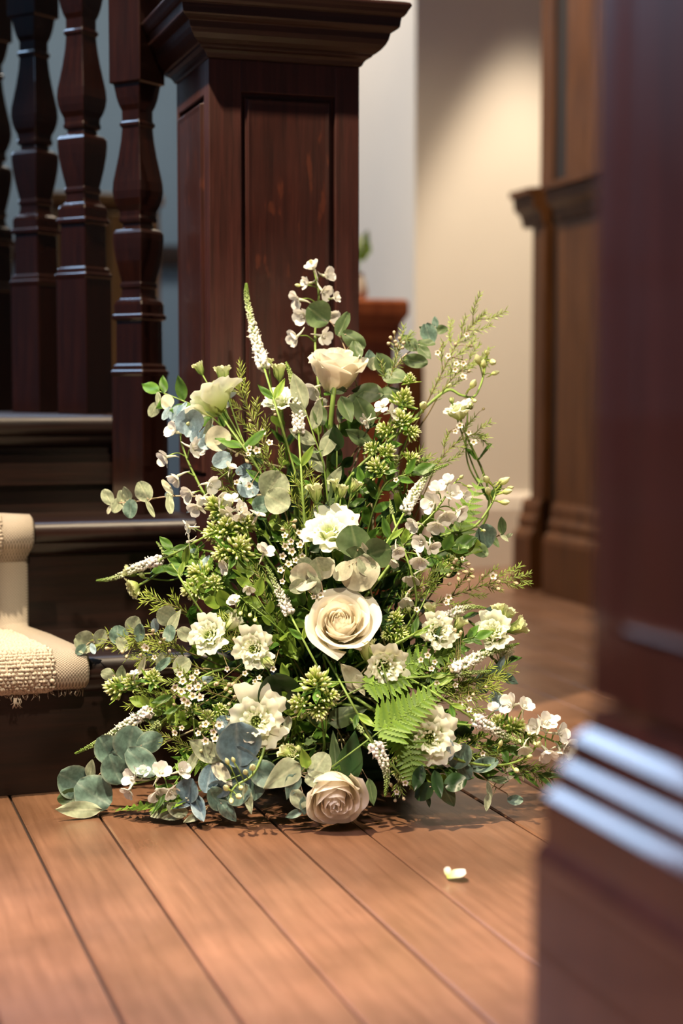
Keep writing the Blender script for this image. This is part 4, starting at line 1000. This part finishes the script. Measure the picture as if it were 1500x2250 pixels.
waxflower('reddish budded waxflower sprig at right, over the delphinium cluster base', [(890, 1350), (940, 1290), (975, 1250), (1010, 1225)],
 [(1015, 1228, 12)], [(1000, 1232, 10), (1024, 1240, 9), (1018, 1256, 10), (1032, 1250, 9), (1006, 1268, 10), (996, 1250, 9), (1034, 1266, 9), (984, 1284, 9), (988, 1262, 9)], 6, brl=.03)
waxflower('lime tipped waxflower sprig stretching left over the lower stair tread', [(400, 1400), (330, 1425), (270, 1415), (206, 1402)],
 [(322, 1424, 16)], [(240, 1425, 9), (272, 1430, 10), (280, 1440, 9)], 6, True, brl=.03, nl=.013)
waxflower('second lime tipped waxflower sprig over the lower stair tread, nearer the middle', [(430, 1440), (380, 1420), (330, 1405), (280, 1402)],
 [(318, 1422, 18)], [(336, 1390, 10), (360, 1405, 9), (352, 1412, 8)], 6, True, brl=.035, nl=.013)
waxflower('needle sprig just right of the nodding left lisianthus', [(430, 1360), (390, 1335), (350, 1322), (312, 1312)], [], [], 4, True, brl=.03, nl=.014)
waxflower('lime needle sprig upright at left of the small upper lisianthus', [(600, 1050), (580, 980), (555, 920), (530, 865), (520, 845)],
 [], [(550, 925, 8), (600, 905, 9), (602, 912, 8)], 7, True, brl=.045, nl=.014)
waxflower('lime needle sprig pointing right beneath thick right-hand spike', [(940, 1540), (1000, 1510), (1060, 1490), (1130, 1472)], [(1010, 1545, 16), (1030, 1535, 14)], [(1070, 1510, 8)], 6, True, brl=.04, nl=.014)
waxflower('second lime needle sprig at right, lower than the first', [(930, 1560), (990, 1530), (1050, 1515), (1095, 1505)], [(1000, 1505, 14)], [(1040, 1525, 9)], 5, True, brl=.035, nl=.013)
waxflower('lime needle sprig lying low at right edge toward the foreground post', [(1040, 1640), (1110, 1670), (1160, 1690), (1215, 1712)], [], [(1100, 1660, 8)], 6, False, off=0, brl=.035, nl=.014)
waxflower('needle sprig low in the centre right of the bottom rose', [(850, 1560), (862, 1620), (872, 1680), (882, 1745)], [(890, 1720, 15), (872, 1740, 14)], [(868, 1755, 8), (885, 1752, 8), (860, 1728, 8)], 5, brl=.025)
waxflower('dark needle sprig at lower left below the slanting spike', [(420, 1560), (360, 1590), (290, 1640), (215, 1650)], [], [(232, 1640, 9), (290, 1600, 9)], 5, brl=.035)
waxflower('twiggy waxflower at centre left between phlox and waxflower blooms', [(640, 1440), (600, 1370), (580, 1300), (560, 1240)], [(600, 1470, 15), (538, 1480, 14), (560, 1498, 13)], [(500, 1510, 9), (515, 1500, 9), (478, 1500, 9)], 6, brl=.035)
waxflower('budded waxflower at lower centre above the double lisianthus', [(620, 1530), (570, 1515), (520, 1510), (480, 1500)], [(570, 1490, 14)], [(478, 1502, 10), (500, 1508, 10), (502, 1520, 9), (515, 1532, 10), (535, 1545, 10), (505, 1545, 9)], 5, brl=.03)
waxflower('needle sprig in the top right among dark green eucalyptus', [(800, 960), (840, 890), (860, 820), (875, 770), (888, 715)], [], [(860, 745, 9), (868, 752, 9), (878, 748, 9), (872, 762, 9), (884, 755, 9), (856, 755, 9), (866, 735, 8), (882, 766, 8)], 5, brl=.035)
waxflower('needle sprig in the mid left, behind the double lisianthus', [(500, 1680), (430, 1650), (370, 1620), (300, 1600)], [(385, 1610, 15), (400, 1600, 14)], [(380, 1605, 8)], 6, True, brl=.035)
waxflower('waxflower in the shade at right of the fern', [(900, 1480), (960, 1500), (1010, 1540), (1050, 1570)], [(1030, 1560, 15), (940, 1440, 17), (925, 1450, 15), (955, 1455, 14), (948, 1470, 15)], [(1000, 1390, 9), (1012, 1395, 9), (1006, 1402, 9)], 6, brl=.03)

for lab, path, fl_, bu, br, lime in [
 ('lime needle sprig crossing the lower left between phlox and waxflower bunch', [(460, 1480), (400, 1450), (350, 1440), (300, 1452)], [(340, 1445, 14)], [(310, 1442, 8), (372, 1432, 8)], 6, True),
 ('lime needle sprig at lower left just above the slanting spike', [(430, 1570), (380, 1555), (340, 1535), (300, 1530)], [(352, 1540, 14), (330, 1560, 13)], [(380, 1545, 8)], 6, True),
 ('needle sprig between the two left lisianthus blooms', [(560, 1500), (530, 1440), (508, 1400), (500, 1350)], [(500, 1470, 14)], [(515, 1400, 8)], 6, True),
 ('needle sprig beneath the fully open lower left lisianthus', [(600, 1640), (560, 1660), (500, 1650), (440, 1660)], [], [(520, 1655, 8)], 5, True),
 ('needle sprig at centre right among the delphinium bells', [(850, 1420), (880, 1340), (920, 1290), (950, 1270)], [(915, 1340, 15)], [(930, 1290, 8), (900, 1300, 8)], 6, False),
 ('needle sprig low right above the trailing eucalyptus', [(900, 1640), (970, 1650), (1040, 1640), (1100, 1650)], [(1060, 1655, 14), (1010, 1640, 13)], [(1030, 1625, 8)], 6, False),
 ('needle sprig between lime fern tip and thick right-hand spike', [(880, 1560), (940, 1520), (980, 1490), (1010, 1450)], [(960, 1500, 14)], [(990, 1470, 8)], 6, False),
 ('needle sprig above the large left phlox', [(560, 1160), (530, 1100), (500, 1050), (490, 1010)], [(520, 1060, 15)], [(505, 1030, 8)], 5, False),
 ('needle sprig under the upper right phlox', [(800, 1120), (850, 1070), (900, 1030), (950, 1000)], [(870, 1055, 14)], [(920, 1010, 8)], 5, False),
 ('lime needle sprig standing beside the lisianthus buds in the centre', [(660, 1200), (668, 1140), (664, 1080), (662, 1040)], [], [], 5, True),
]: waxflower(lab, path, fl_, bu, br, lime, brl=.034, nl=.013)
leafy('lime leafed stem at lower left between the spikes', [(440, 1600), (400, 1580), (350, 1560), (320, 1548)], 9, .022, M_LIME, 'drop', .9)
leafy('lime leafed stem beside the lower lime phlox head', [(640, 1620), (650, 1580), (640, 1540), (630, 1500)], 8, .026, M_LIME, 'lance', 1.3)
leafy('leafy stem in the right half beneath the delphinium cluster', [(860, 1330), (900, 1260), (950, 1220), (1000, 1200)], 9, .030, M_LEAF, 'drop', .9)
leafy('leafy stem at right between the lisianthus blooms', [(900, 1500), (960, 1450), (1010, 1410), (1040, 1400)], 9, .026, M_LEAF, 'lance', 1.3)
leafy('leafy stem at left in front of the dark riser', [(520, 1320), (450, 1270), (410, 1240), (380, 1210)], 8, .026, M_LEAF, 'lance', 1.3)
# ------------------------------------------------------------------ eucalyptus
def euc(label, path, leaves, off=0.0, r=.0011, hub=True, twig=None):
    """leaves: (x, y, size, angle, kind, colour, width, toward-tilt)"""
    w = W(path, off + .008, .006)
    t = thing('eucalyptus_branch', label, 'branch', w[0], 'eucalyptus branches')
    pp = crom(w, 8); full = (stem_to(w[0], w[1] - w[0], .3)[:-1] + pp) if hub else pp
    stemobj(t, full, r*1.5, r*.6, twig or M_PALETWIG)
    for lf in leaves:
        x, y, s, a = lf[:4]; kind = lf[4] if len(lf) > 4 else 'round'; col = lf[5] if len(lf) > 5 else 'g'; wd = lf[6] if len(lf) > 6 else 1.0
        dv0 = RT*math.cos(R(a)) + UP*math.sin(R(a)); L_ = pxl(s)
        c = S(x, y, off, .008); tow = rnd.uniform(-.25, .25)
        dv = (dv0 - FW*tow).normalized()
        base = c - dv*L_*.5; tip = c + dv*L_*.5
        if base.z < .006: base.z = .006
        if tip.z < .008: tip.z = .008
        dv = (tip - base).normalized()
        side = dv0.cross(FW)
        tl = rnd.uniform(-.35, .35) if wd > .6 else 0
        nrm = (-FW + UP*rnd.uniform(0, .45) + side*tl).normalized()
        o = vein_leaf(t, '%s_%d' % (kind, rnd.randrange(4)), EUC[col], base, dv, nrm, L_, wd)
        q = min(pp, key=lambda z: (z - base).length)
        if (q - base).length > .002: stemobj(t, [q, q.lerp(base, .5) + UP*.0005, base + dv*L_*.15], .0007, .0005, twig or M_PALETWIG, 'leaf_stalk')
    return t
euc('pale blue eucalyptus branch at upper left beside the hanging bells', [(560, 1010), (500, 985), (450, 945), (400, 912), (348, 892)],
 [(338, 900, 38, 240, 'round', 'g', .8), (348, 878, 38, 95, 'round', 'g', .4), (366, 882, 40, 95, 'round', 'p', .85), (366, 908, 36, 235, 'round', 'b', .6), (388, 908, 44, 225, 'round', 'b', .8), (400, 900, 40, 50, 'round', 'b', .4),
  (418, 928, 60, 110, 'wide', 'b', 1.0), (416, 948, 34, -110, 'round', 'b', .8), (450, 950, 50, 225, 'round', 'b', .5), (462, 940, 56, 55, 'round', 'g', .35), (478, 965, 58, 20, 'wide', 'p', .9), (455, 975, 40, 200, 'round', 'b', .8), (487, 1010, 46, 205, 'round', 'b', .95), (430, 960, 30, 250, 'round', 'b', .8)], -.01)
euc('blue-shadowed eucalyptus leaves inside upper left, below the pale branch', [(600, 1150), (560, 1090), (530, 1050)],
 [(545, 1065, 60, 120, 'wide', 'b', .9), (535, 1030, 40, 30, 'round', 'b', .7), (598, 1066, 66, 60, 'wide', 'g', 1), (610, 1100, 60, -30, 'wide', 'g', .9), (575, 1110, 50, 200, 'round', 't', .9), (450, 1235, 40, 60, 'drop', 'b', .6), (418, 1118, 30, 220, 'drop', 'b', .5), (420, 1210, 30, 190, 'drop', 't', .5)], .01)
euc('grey-green eucalyptus branch stretching left over the upper stair nosing', [(470, 1095), (410, 1090), (360, 1092), (300, 1102), (246, 1106)],
 [(236, 1092, 40, 120, 'round', 'g', .8), (240, 1120, 22, -110, 'round', 'p', .5), (258, 1110, 40, -120, 'round', 'g', .8), (266, 1096, 42, 95, 'round', 'g', .5), (279, 1085, 38, 105, 'drop', 'g', .9), (287, 1118, 44, -95, 'round', 't', .9), (316, 1080, 50, 115, 'wide', 'g', .75), (330, 1118, 46, -65, 'round', 'g', .3), (367, 1070, 44, 125, 'round', 'p', .4), (372, 1094, 24, -60, 'round', 'g', .7), (374, 1112, 48, -80, 'round', 'g', .45), (366, 1088, 14, 100, 'round', 'b', .8)], -.02)
euc('muted eucalyptus branch over the lower stair tread', [(470, 1370), (400, 1385), (320, 1395), (250, 1400), (200, 1410)],
 [(188, 1412, 52, 160, 'wide', 'g', .9), (205, 1425, 26, -70, 'round', 'b', .6), (180, 1428, 30, 230, 'round', 't', .8), (222, 1398, 40, 60, 'round', 'g', .9), (258, 1396, 44, 100, 'wide', 't', .9), (268, 1415, 36, -60, 'round', 'g', .8), (294, 1372, 42, 60, 'round', 'g', 1), (308, 1390, 42, 80, 'round', 't', .7), (342, 1372, 36, 80, 'round', 'b', .6), (365, 1352, 46, 150, 'wide', 'g', .9), (385, 1362, 56, 60, 'broad', 'g', .7), (375, 1392, 38, -80, 'round', 't', .9), (410, 1395, 50, -30, 'drop', 'g', .9)], 0)
euc('small eucalyptus branch under the lower stair nosing', [(460, 1470), (400, 1468), (330, 1470), (262, 1485)],
 [(236, 1482, 34, 170, 'round', 'g', .9), (268, 1478, 44, 80, 'drop', 'g', .8), (262, 1500, 26, -80, 'round', 'g', .8), (314, 1462, 48, 65, 'drop', 'p', .45), (352, 1450, 36, 80, 'drop', 'g', .8), (358, 1460, 44, 40, 'round', 't', .5), (400, 1462, 44, 30, 'wide', 'g', .8), (450, 1495, 40, 20, 'drop', 'b', .7)], 0)
euc('large blue-green eucalyptus at bottom left corner, leaves flat toward the viewer', [(400, 1615), (340, 1640), (270, 1665), (215, 1705), (165, 1775)],
 [(165, 1718, 80, 150, 'wide', 't', .85), (205, 1745, 88, -35, 'wide', 't', .85), (165, 1752, 66, 190, 'round', 'd', .7), (200, 1690, 46, 80, 'drop', 'g', .8), (175, 1782, 100, 185, 'lance', 'g', 1.1), (235, 1650, 72, 125, 'wide', 't', .75), (252, 1690, 70, -70, 'wide', 't', .85), (285, 1632, 76, 80, 'wide', 't', .9), (310, 1672, 80, -40, 'round', 't', .8), (255, 1665, 40, 10, 'round', 't', .9), (330, 1630, 60, 20, 'round', 't', .9)], -.01)
euc('blue-grey eucalyptus with folded leaves on the floor left of centre', [(620, 1700), (560, 1740), (500, 1765), (440, 1775), (370, 1785)],
 [(355, 1780, 60, 200, 'round', 'g', .6), (388, 1778, 50, 150, 'round', 'g', .7), (380, 1795, 56, 190, 'drop', 'g', .4), (418, 1735, 56, 70, 'wide', 's', .9), (425, 1760, 50, 140, 'round', 'p', .4), (440, 1775, 66, -60, 'drop', 's', .7), (405, 1765, 56, 200, 'drop', 's', .45), (430, 1795, 54, 210, 'drop', 'g', .5), (500, 1782, 62, -50, 'drop', 't', .7), (470, 1755, 60, 130, 'round', 't', .8), (525, 1745, 60, 30, 'round', 't', .9), (544, 1752, 66, -80, 'lance', 'g', .9), (480, 1730, 46, 60, 'wide', 's', .9), (350, 1765, 46, 90, 'lance', 'd', 1.4)], -.01)
euc('big steel blue eucalyptus leaves beneath the double lisianthus', [(640, 1640), (570, 1650), (500, 1660), (440, 1650)],
 [(520, 1635, 96, 100, 'wide', 's', .9), (525, 1690, 100, -80, 'wide', 's', .8), (450, 1650, 84, 150, 'lance', 'g', 1.6), (488, 1700, 70, -50, 'drop', 'p', .6), (460, 1710, 60, -100, 'round', 's', .8), (580, 1700, 70, -30, 'round', 't', .9), (560, 1730, 60, -110, 'round', 't', .8), (425, 1670, 60, 60, 'drop', 'g', .5), (500, 1600, 60, 130, 'round', 's', .9)], -.01)
euc('round grey-green eucalyptus leaves fanned in the very centre', [(840, 1400), (815, 1300), (800, 1240), (795, 1205)],
 [(780, 1188, 74, 95, 'wide', 'd', 1.0), (828, 1212, 60, 20, 'wide', 'd', 1.0), (778, 1228, 56, -110, 'round', 'd', 1.0), (790, 1262, 74, -70, 'wide', 'p', 1.1), (806, 1240, 50, -60, 'round', 'g', .9), (800, 1210, 44, 110, 'lance', 'p', 1.2), (752, 1255, 50, 220, 'round', 'p', .9)], -.03)
euc('pale eucalyptus leaves left of centre under the central lisianthus', [(730, 1400), (712, 1320), (705, 1275)],
 [(668, 1270, 60, 170, 'wide', 'p', .9), (700, 1248, 56, 110, 'wide', 'g', 1.0), (718, 1248, 50, 60, 'round', 'p', .9), (670, 1245, 44, 140, 'round', 'g', .9), (655, 1290, 44, 200, 'round', 'g', .8), (690, 1285, 40, -70, 'round', 'g', .9)], -.025)
euc('dark olive eucalyptus at the top, round leaf over the white bells', [(800, 1000), (790, 880), (770, 800), (742, 730), (720, 700)],
 [(697, 692, 62, 145, 'wide', 'd', .95), (755, 714, 60, 60, 'round', 'd', .62), (778, 745, 64, -30, 'round', 'd', .7), (782, 772, 50, -80, 'round', 'd', .7), (700, 912, 50, -80, 'round', 'd', .8), (760, 900, 66, -70, 'drop', 'd', .8), (742, 860, 40, 200, 'drop', 'd', .8)], .005)
euc('dark green eucalyptus at upper right behind the top rose', [(760, 1080), (800, 960), (850, 850), (880, 790), (925, 755), (945, 730)],
 [(940, 735, 50, 110, 'round', 't', .9), (968, 725, 36, 0, 'round', 'd', .7), (956, 708, 30, 95, 'drop', 't', .8), (928, 722, 20, 150, 'drop', 'd', .8), (935, 758, 40, -20, 'round', 'd', .7), (912, 793, 60, -8, 'round', 'd', .62), (900, 752, 56, 130, 'lance', 'd', 1.8), (932, 775, 50, -50, 'lance', 'd', 1.6), (812, 790, 44, 100, 'drop', 't', 1.0), (820, 800, 36, 230, 'round', 'g', .9), (845, 806, 76, -60, 'lance', 'd', 1.8), (868, 832, 76, -30, 'lance', 'd', 1.8), (808, 860, 76, 170, 'lance', 'd', 2.0), (860, 866, 70, 0, 'lance', 'd', 1.6), (798, 905, 80, 120, 'lance', 'd', 1.8), (750, 908, 50, 250, 'drop', 'g', .9), (788, 960, 70, 150, 'lance', 'd', 1.5), (780, 880, 60, 40, 'lance', 'd', 1.6)], .02)
euc('eucalyptus twig at far right above the skirting, small pointed leaves', [(980, 1230), (1040, 1200), (1085, 1180), (1118, 1175)],
 [(1100, 1156, 40, 105, 'drop', 'd', .8), (1086, 1190, 34, -60, 'drop', 'd', .7), (1108, 1182, 30, -50, 'drop', 'g', .5), (1118, 1176, 20, 30, 'drop', 'g', .7), (1062, 1178, 56, 100, 'wide', 't', .8), (1052, 1208, 44, -40, 'round', 'd', .8), (1036, 1198, 56, 150, 'lance', 'l', 1.8)], .0)
euc('eucalyptus trailing on the floor at lower right with small curled leaves', [(940, 1640), (1000, 1670), (1050, 1700), (1090, 1730), (1140, 1758)],
 [(1062, 1682, 62, 10, 'round', 't', .6), (1092, 1712, 50, 170, 'drop', 'd', .5), (1112, 1712, 40, 15, 'drop', 'p', .45), (1074, 1736, 46, 100, 'drop', 'g', .4), (1070, 1762, 38, -100, 'drop', 'g', .6), (1131, 1757, 34, 0, 'round', 't', .75), (1010, 1660, 60, 60, 'round', 't', .9), (1020, 1690, 50, -70, 'round', 't', .8), (1122, 1690, 24, 20, 'drop', 'p', .6)], 0)
euc('dark blue eucalyptus leaves at right under the thick spike', [(960, 1520), (1030, 1500), (1080, 1490), (1110, 1480)],
 [(1100, 1462, 52, 70, 'drop', 'b', .5), (1082, 1480, 46, 40, 'round', 't', .8), (1115, 1490, 56, -30, 'lance', 't', 1.3), (1075, 1352, 40, 50, 'round', 't', .8), (1085, 1540, 46, 100, 'round', 'b', .8), (1060, 1500, 50, 100, 'round', 't', .9)], .02)
euc('broad green leaves at lower centre, left of the bottom rose', [(740, 1660), (700, 1690), (660, 1700), (630, 1700)],
 [(618, 1705, 96, 215, 'broad', 'g', .9), (700, 1680, 60, 60, 'round', 'g', .9), (695, 1712, 50, 0, 'round', 'g', .8), (655, 1755, 46, 120, 'round', 'g', .8), (640, 1728, 60, 250, 'broad', 't', .9), (668, 1770, 44, -90, 'drop', 't', .7), (668, 1665, 46, 110, 'broad', 'l', .8), (645, 1790, 40, 200, 'drop', 't', .6)], -.02)
euc('large single leaves around the lime phlox head, dark one at its left', [(760, 1640), (740, 1600), (720, 1560)],
 [(606, 1515, 100, 110, 'wide', 'k', .8), (764, 1488, 84, 140, 'broad', 'p', .9), (790, 1505, 50, -70, 'broad', 'p', .9), (765, 1570, 96, 20, 'broad', 'd', .7), (630, 1600, 56, -100, 'broad', 'g', .5), (770, 1660, 110, 80, 'broad', 'k', .8), (735, 1650, 90, 95, 'broad', 'd', .45), (812, 1430, 50, 160, 'round', 'd', .8), (815, 1740, 60, -80, 'lance', 'd', 1.2)], .0)
euc('dark leaves drooping onto the floor right of the bottom rose', [(880, 1620), (930, 1680), (960, 1720), (980, 1750)],
 [(930, 1740, 50, 220, 'round', 'k', .8), (960, 1722, 60, -80, 'drop', 'k', .6), (985, 1748, 60, -60, 'lance', 'd', 1.6), (1000, 1720, 50, 20, 'round', 'k', .9), (918, 1710, 60, -110, 'lance', 'k', 1.4), (942, 1760, 30, -80, 'lance', 'k', 1), (985, 1650, 50, -90, 'round', 'b', .6)], -.02)

# ------------------------------------------------------------------ leafy stems and ferns
leafy('glossy ruscus stem at upper left, pointed leaves before the staircase', [(500, 950), (450, 905), (400, 880), (350, 860)], 7, .036, M_LEAF, 'lance', 1.35, 0, spread=1.2)
leafy('leafy stem at centre right of the upper phlox', [(800, 1200), (820, 1120), (850, 1060), (900, 1040)], 8, .036, M_LEAF, 'lance', 1.2)
leafy('leafy stem in the centre behind the lisianthus buds', [(740, 1220), (760, 1120), (800, 1060)], 8, .034, M_LEAF, 'lance', 1.2, .01)
leafy('lime leafed stem at centre left below the phlox', [(560, 1420), (520, 1350), (480, 1320), (450, 1300)], 9, .028, M_LIME, 'drop', .9)
leafy('lime leafed stem between phlox and middle rose', [(640, 1450), (610, 1380), (570, 1320), (540, 1260)], 9, .028, M_LIME, 'drop', .8)
leafy('pale olive leaf stem beside the top rose stem', [(720, 1100), (710, 1020), (690, 960), (670, 900)], 6, .050, M_EGREY, 'lance', 1.3, .0)
leafy('leafy stem at bottom left among floor eucalyptus', [(440, 1660), (400, 1700), (385, 1720), (370, 1740)], 6, .036, M_LEAF, 'blade', 1.4, -.01)
leafy('leafy stem low at right beyond the fern', [(900, 1600), (980, 1600), (1060, 1620), (1110, 1640)], 9, .030, M_LEAF, 'lance', 1.2)
leafy('leafy tip low at far right above the floorboards', [(1080, 1680), (1130, 1690), (1190, 1700)], 7, .030, M_LEAF, 'blade', 1.6, 0)
leafy('leafy stem above the middle rose', [(740, 1420), (700, 1360), (660, 1330)], 7, .040, M_LEAF, 'lance', 1.1, .02)
def _pinna():
    m = MB(); rows = []; cc = []; n = 14
    for i in range(n + 1):
        v = i/n; h = .17*1.45*(1 - v)**.75*(min(1, v*9 + .25)); h *= (.62 + .38*(1 if i % 2 else 0)) if 0 < i < n else 1
        rows.append([Vector((u*h, v - (.05*abs(u) if i % 2 else 0), .10*abs(u)*h*2 + .08*v*v)) for u in (-1, -.4, 0, .4, 1)]); cc.append([.9, .5, .2, .5, .9])
    return m.grid(rows, cc).mesh('leaflet', M_FERN)
def fern(label, path, n, l, off=0.0, nrm=None, hub=True):
    w = [S(x, y, off, .006) for x, y in path]
    t = thing('fern_frond', label, 'fern', w[0], 'fern fronds'); pp = crom(w, 8)
    full = (stem_to(w[0], w[1] - w[0], .3)[:-1] + pp) if hub else pp
    stemobj(t, full, .0012, .0004)
    me = cached('pinna', _pinna); nn = nrm or (-FW + UP*.35)
    for i in range(n):
        u = .04 + .94*i/n; q, tv = along(pp, u)
        for sg in (-1, 1):
            sd = tv.cross(nn).normalized()*sg
            dv = (sd + tv*.55 + nn*rnd.uniform(-.12, .12)).normalized(); ll = l*(1 - u)**.7*rnd.uniform(.9, 1.08) + .003
            put('leaflet', me, t, leafM(q, dv, nn, ll, 1.25))
    return t
fern('lime fern frond tip right of the lime phlox, pointing up right', [(830, 1610), (880, 1575), (930, 1540), (975, 1508)], 13, .034, -.03)
fern('dark fern frond hanging in the lower right half', [(870, 1560), (892, 1620), (905, 1680), (900, 1735)], 13, .034, -.01)
fern('fern frond at right behind the delphinium cluster', [(960, 1260), (1000, 1180), (1030, 1110), (1062, 1040)], 14, .032, .01)
fern('fern frond lying on the floor at bottom left', [(420, 1745), (370, 1765), (310, 1772), (245, 1780)], 12, .026, 0, Vector((0, -.3, 1)))
fern('fern frond at lower right edge of the centre', [(800, 1500), (850, 1500), (890, 1490), (920, 1470)], 10, .026, -.01)
fern('fern frond at mid left, dark, in front of the stair riser', [(500, 1290), (440, 1240), (400, 1220), (370, 1215)], 10, .024, .01)
fern('fern frond low at left of centre under waxflower', [(560, 1660), (480, 1670), (420, 1680), (380, 1690)], 11, .026, .01)
fern('fern frond right of centre beneath the right lisianthus', [(860, 1480), (920, 1450), (980, 1440), (1030, 1430)], 11, .026, .01)

# dense shaded filler foliage in the heart of the arrangement
ZONES = [((900, 1080), (560, 740), 'behind the small upper lisianthus'), ((900, 1080), (740, 930), 'behind the top rose stem'),
 ((1080, 1250), (470, 650), 'behind the large lime phlox'), ((1080, 1250), (650, 820), 'behind the central lisianthus'), ((1080, 1250), (820, 990), 'behind the right delphinium cluster'),
 ((1250, 1420), (420, 620), 'left of the middle rose'), ((1250, 1420), (620, 820), 'behind the middle rose'), ((1250, 1420), (820, 1020), 'right of the middle rose'),
 ((1420, 1580), (340, 560), 'behind the lower left waxflower bunch'), ((1420, 1580), (560, 800), 'behind the lower lime phlox head'), ((1420, 1580), (800, 1080), 'behind the lime fern tip'),
 ((1580, 1730), (300, 520), 'above the floor eucalyptus at left'), ((1580, 1730), (520, 760), 'above the bottom rose'), ((1580, 1730), (760, 960), 'right of the bottom rose'), ((1580, 1700), (960, 1120), 'beneath the lying delphinium')]
def fill_leaves(t, pts, n, mats):
    mat = rnd.choice(mats)
    kind = rnd.choice(['lance', 'lance', 'drop', 'broad', 'blade']); wd_ = {'lance': 1.4, 'drop': .9, 'broad': .8, 'blade': 1.6}[kind]
    for k_ in range(n):
        u = .40 + .6*k_/(n - 1); qq, tv = along(pts, u)
        dv = (tv*.6 + Vector((rnd.uniform(-1, 1), rnd.uniform(-1, .3), rnd.uniform(-.6, .9)))).normalized(); l = rnd.uniform(.022, .040)
        e = qq + dv*l
        if e.z < .008 or qq.z < .008: continue
        if NX0 < e.x < NX1 and e.y > NY0 - .003: continue
        if e.x <= NX0 and e.y > (Y1 - .04 if e.z < Z1 + .01 else (Y2 - .04 if e.z < Z2 + .01 else 2.42)): continue
        vein_leaf(t, '%s_%d' % (kind, rnd.randrange(4)), mat, qq, dv, -FW + UP*rnd.uniform(0, 1) + RT*rnd.uniform(-.6, .6), l, wd_)
for (ya, yb), (xa, xb), where in ZONES:
    t = thing('filler_foliage', 'bunch of dark green filler leaves ' + where, 'foliage', HUB, 'dark filler foliage')
    for i in range(8):
        p = S(rnd.uniform(xa, xb), rnd.uniform(ya, yb), rnd.uniform(.012, .06), .02); h = hubpt()
        q = h.lerp(p, .5) + Vector((0, .01, .02)); pts = deeper(crom([h, q, p], 6), .8, .03)
        stemobj(t, pts, .0015, .0010)
        fill_leaves(t, pts, 11, [M_DARK, M_DARK, M_LEAF, M_LEAF, M_EGREEN, M_LIME])

# fallen petal on the floor
fp = hit(1000, 1928, 2, 0.003)
t = thing('fallen_petal', 'small white fallen petal lying alone on the front floorboards', 'petal', fp)
vein_leaf(t, 'petal_1', M_LISI, fp + Vector((-.009, .002, .0005)), Vector((1, -.2, .05)), Vector((.1, -.3, 1)), .021, 1.1, 'petal_blade')
vein_leaf(t, 'petal_3', M_LISI, fp + Vector((-.008, .003, .0015)), Vector((.3, 1, .5)), Vector((0, -.6, 1)), .010, .8, 'petal_fold')
t['category'] = 'petal'
# far flowers standing on the short mahogany post, mostly hidden by the newel
ff = thing('vase_flowers', 'blurred green and white flowers peeping out right of the newel far behind', 'flowers', (lp.x - .045, lp.y, lz1))
bs = Vector((lp.x - .045, lp.y, lz1 + .001))
MB().lathe([(.001, 0), (.018, .001), (.024, .02), (.016, .05), (.012, .06), (.015, .065)], 12, Matrix.Translation(bs)).build('vase', M_SKIRT, ff)
for (x, y, L_, mt) in ((798, 545, .05, M_LIME), (792, 560, .04, M_LIME), (802, 520, .03, M_EGREY), (780, 540, .05, M_LISI), (770, 560, .05, M_LIME)):
    p = P(x, y, 4.0); stemobj(ff, crom([bs + Vector((0, 0, .05)), bs.lerp(p, .6) + Vector((-.01, 0, .02)), p], 4), .002, .0015)
    vein_leaf(ff, 'broad_1', mt, p - UP*L_*.4, UP + RT*.2, -FW, L_, 1)
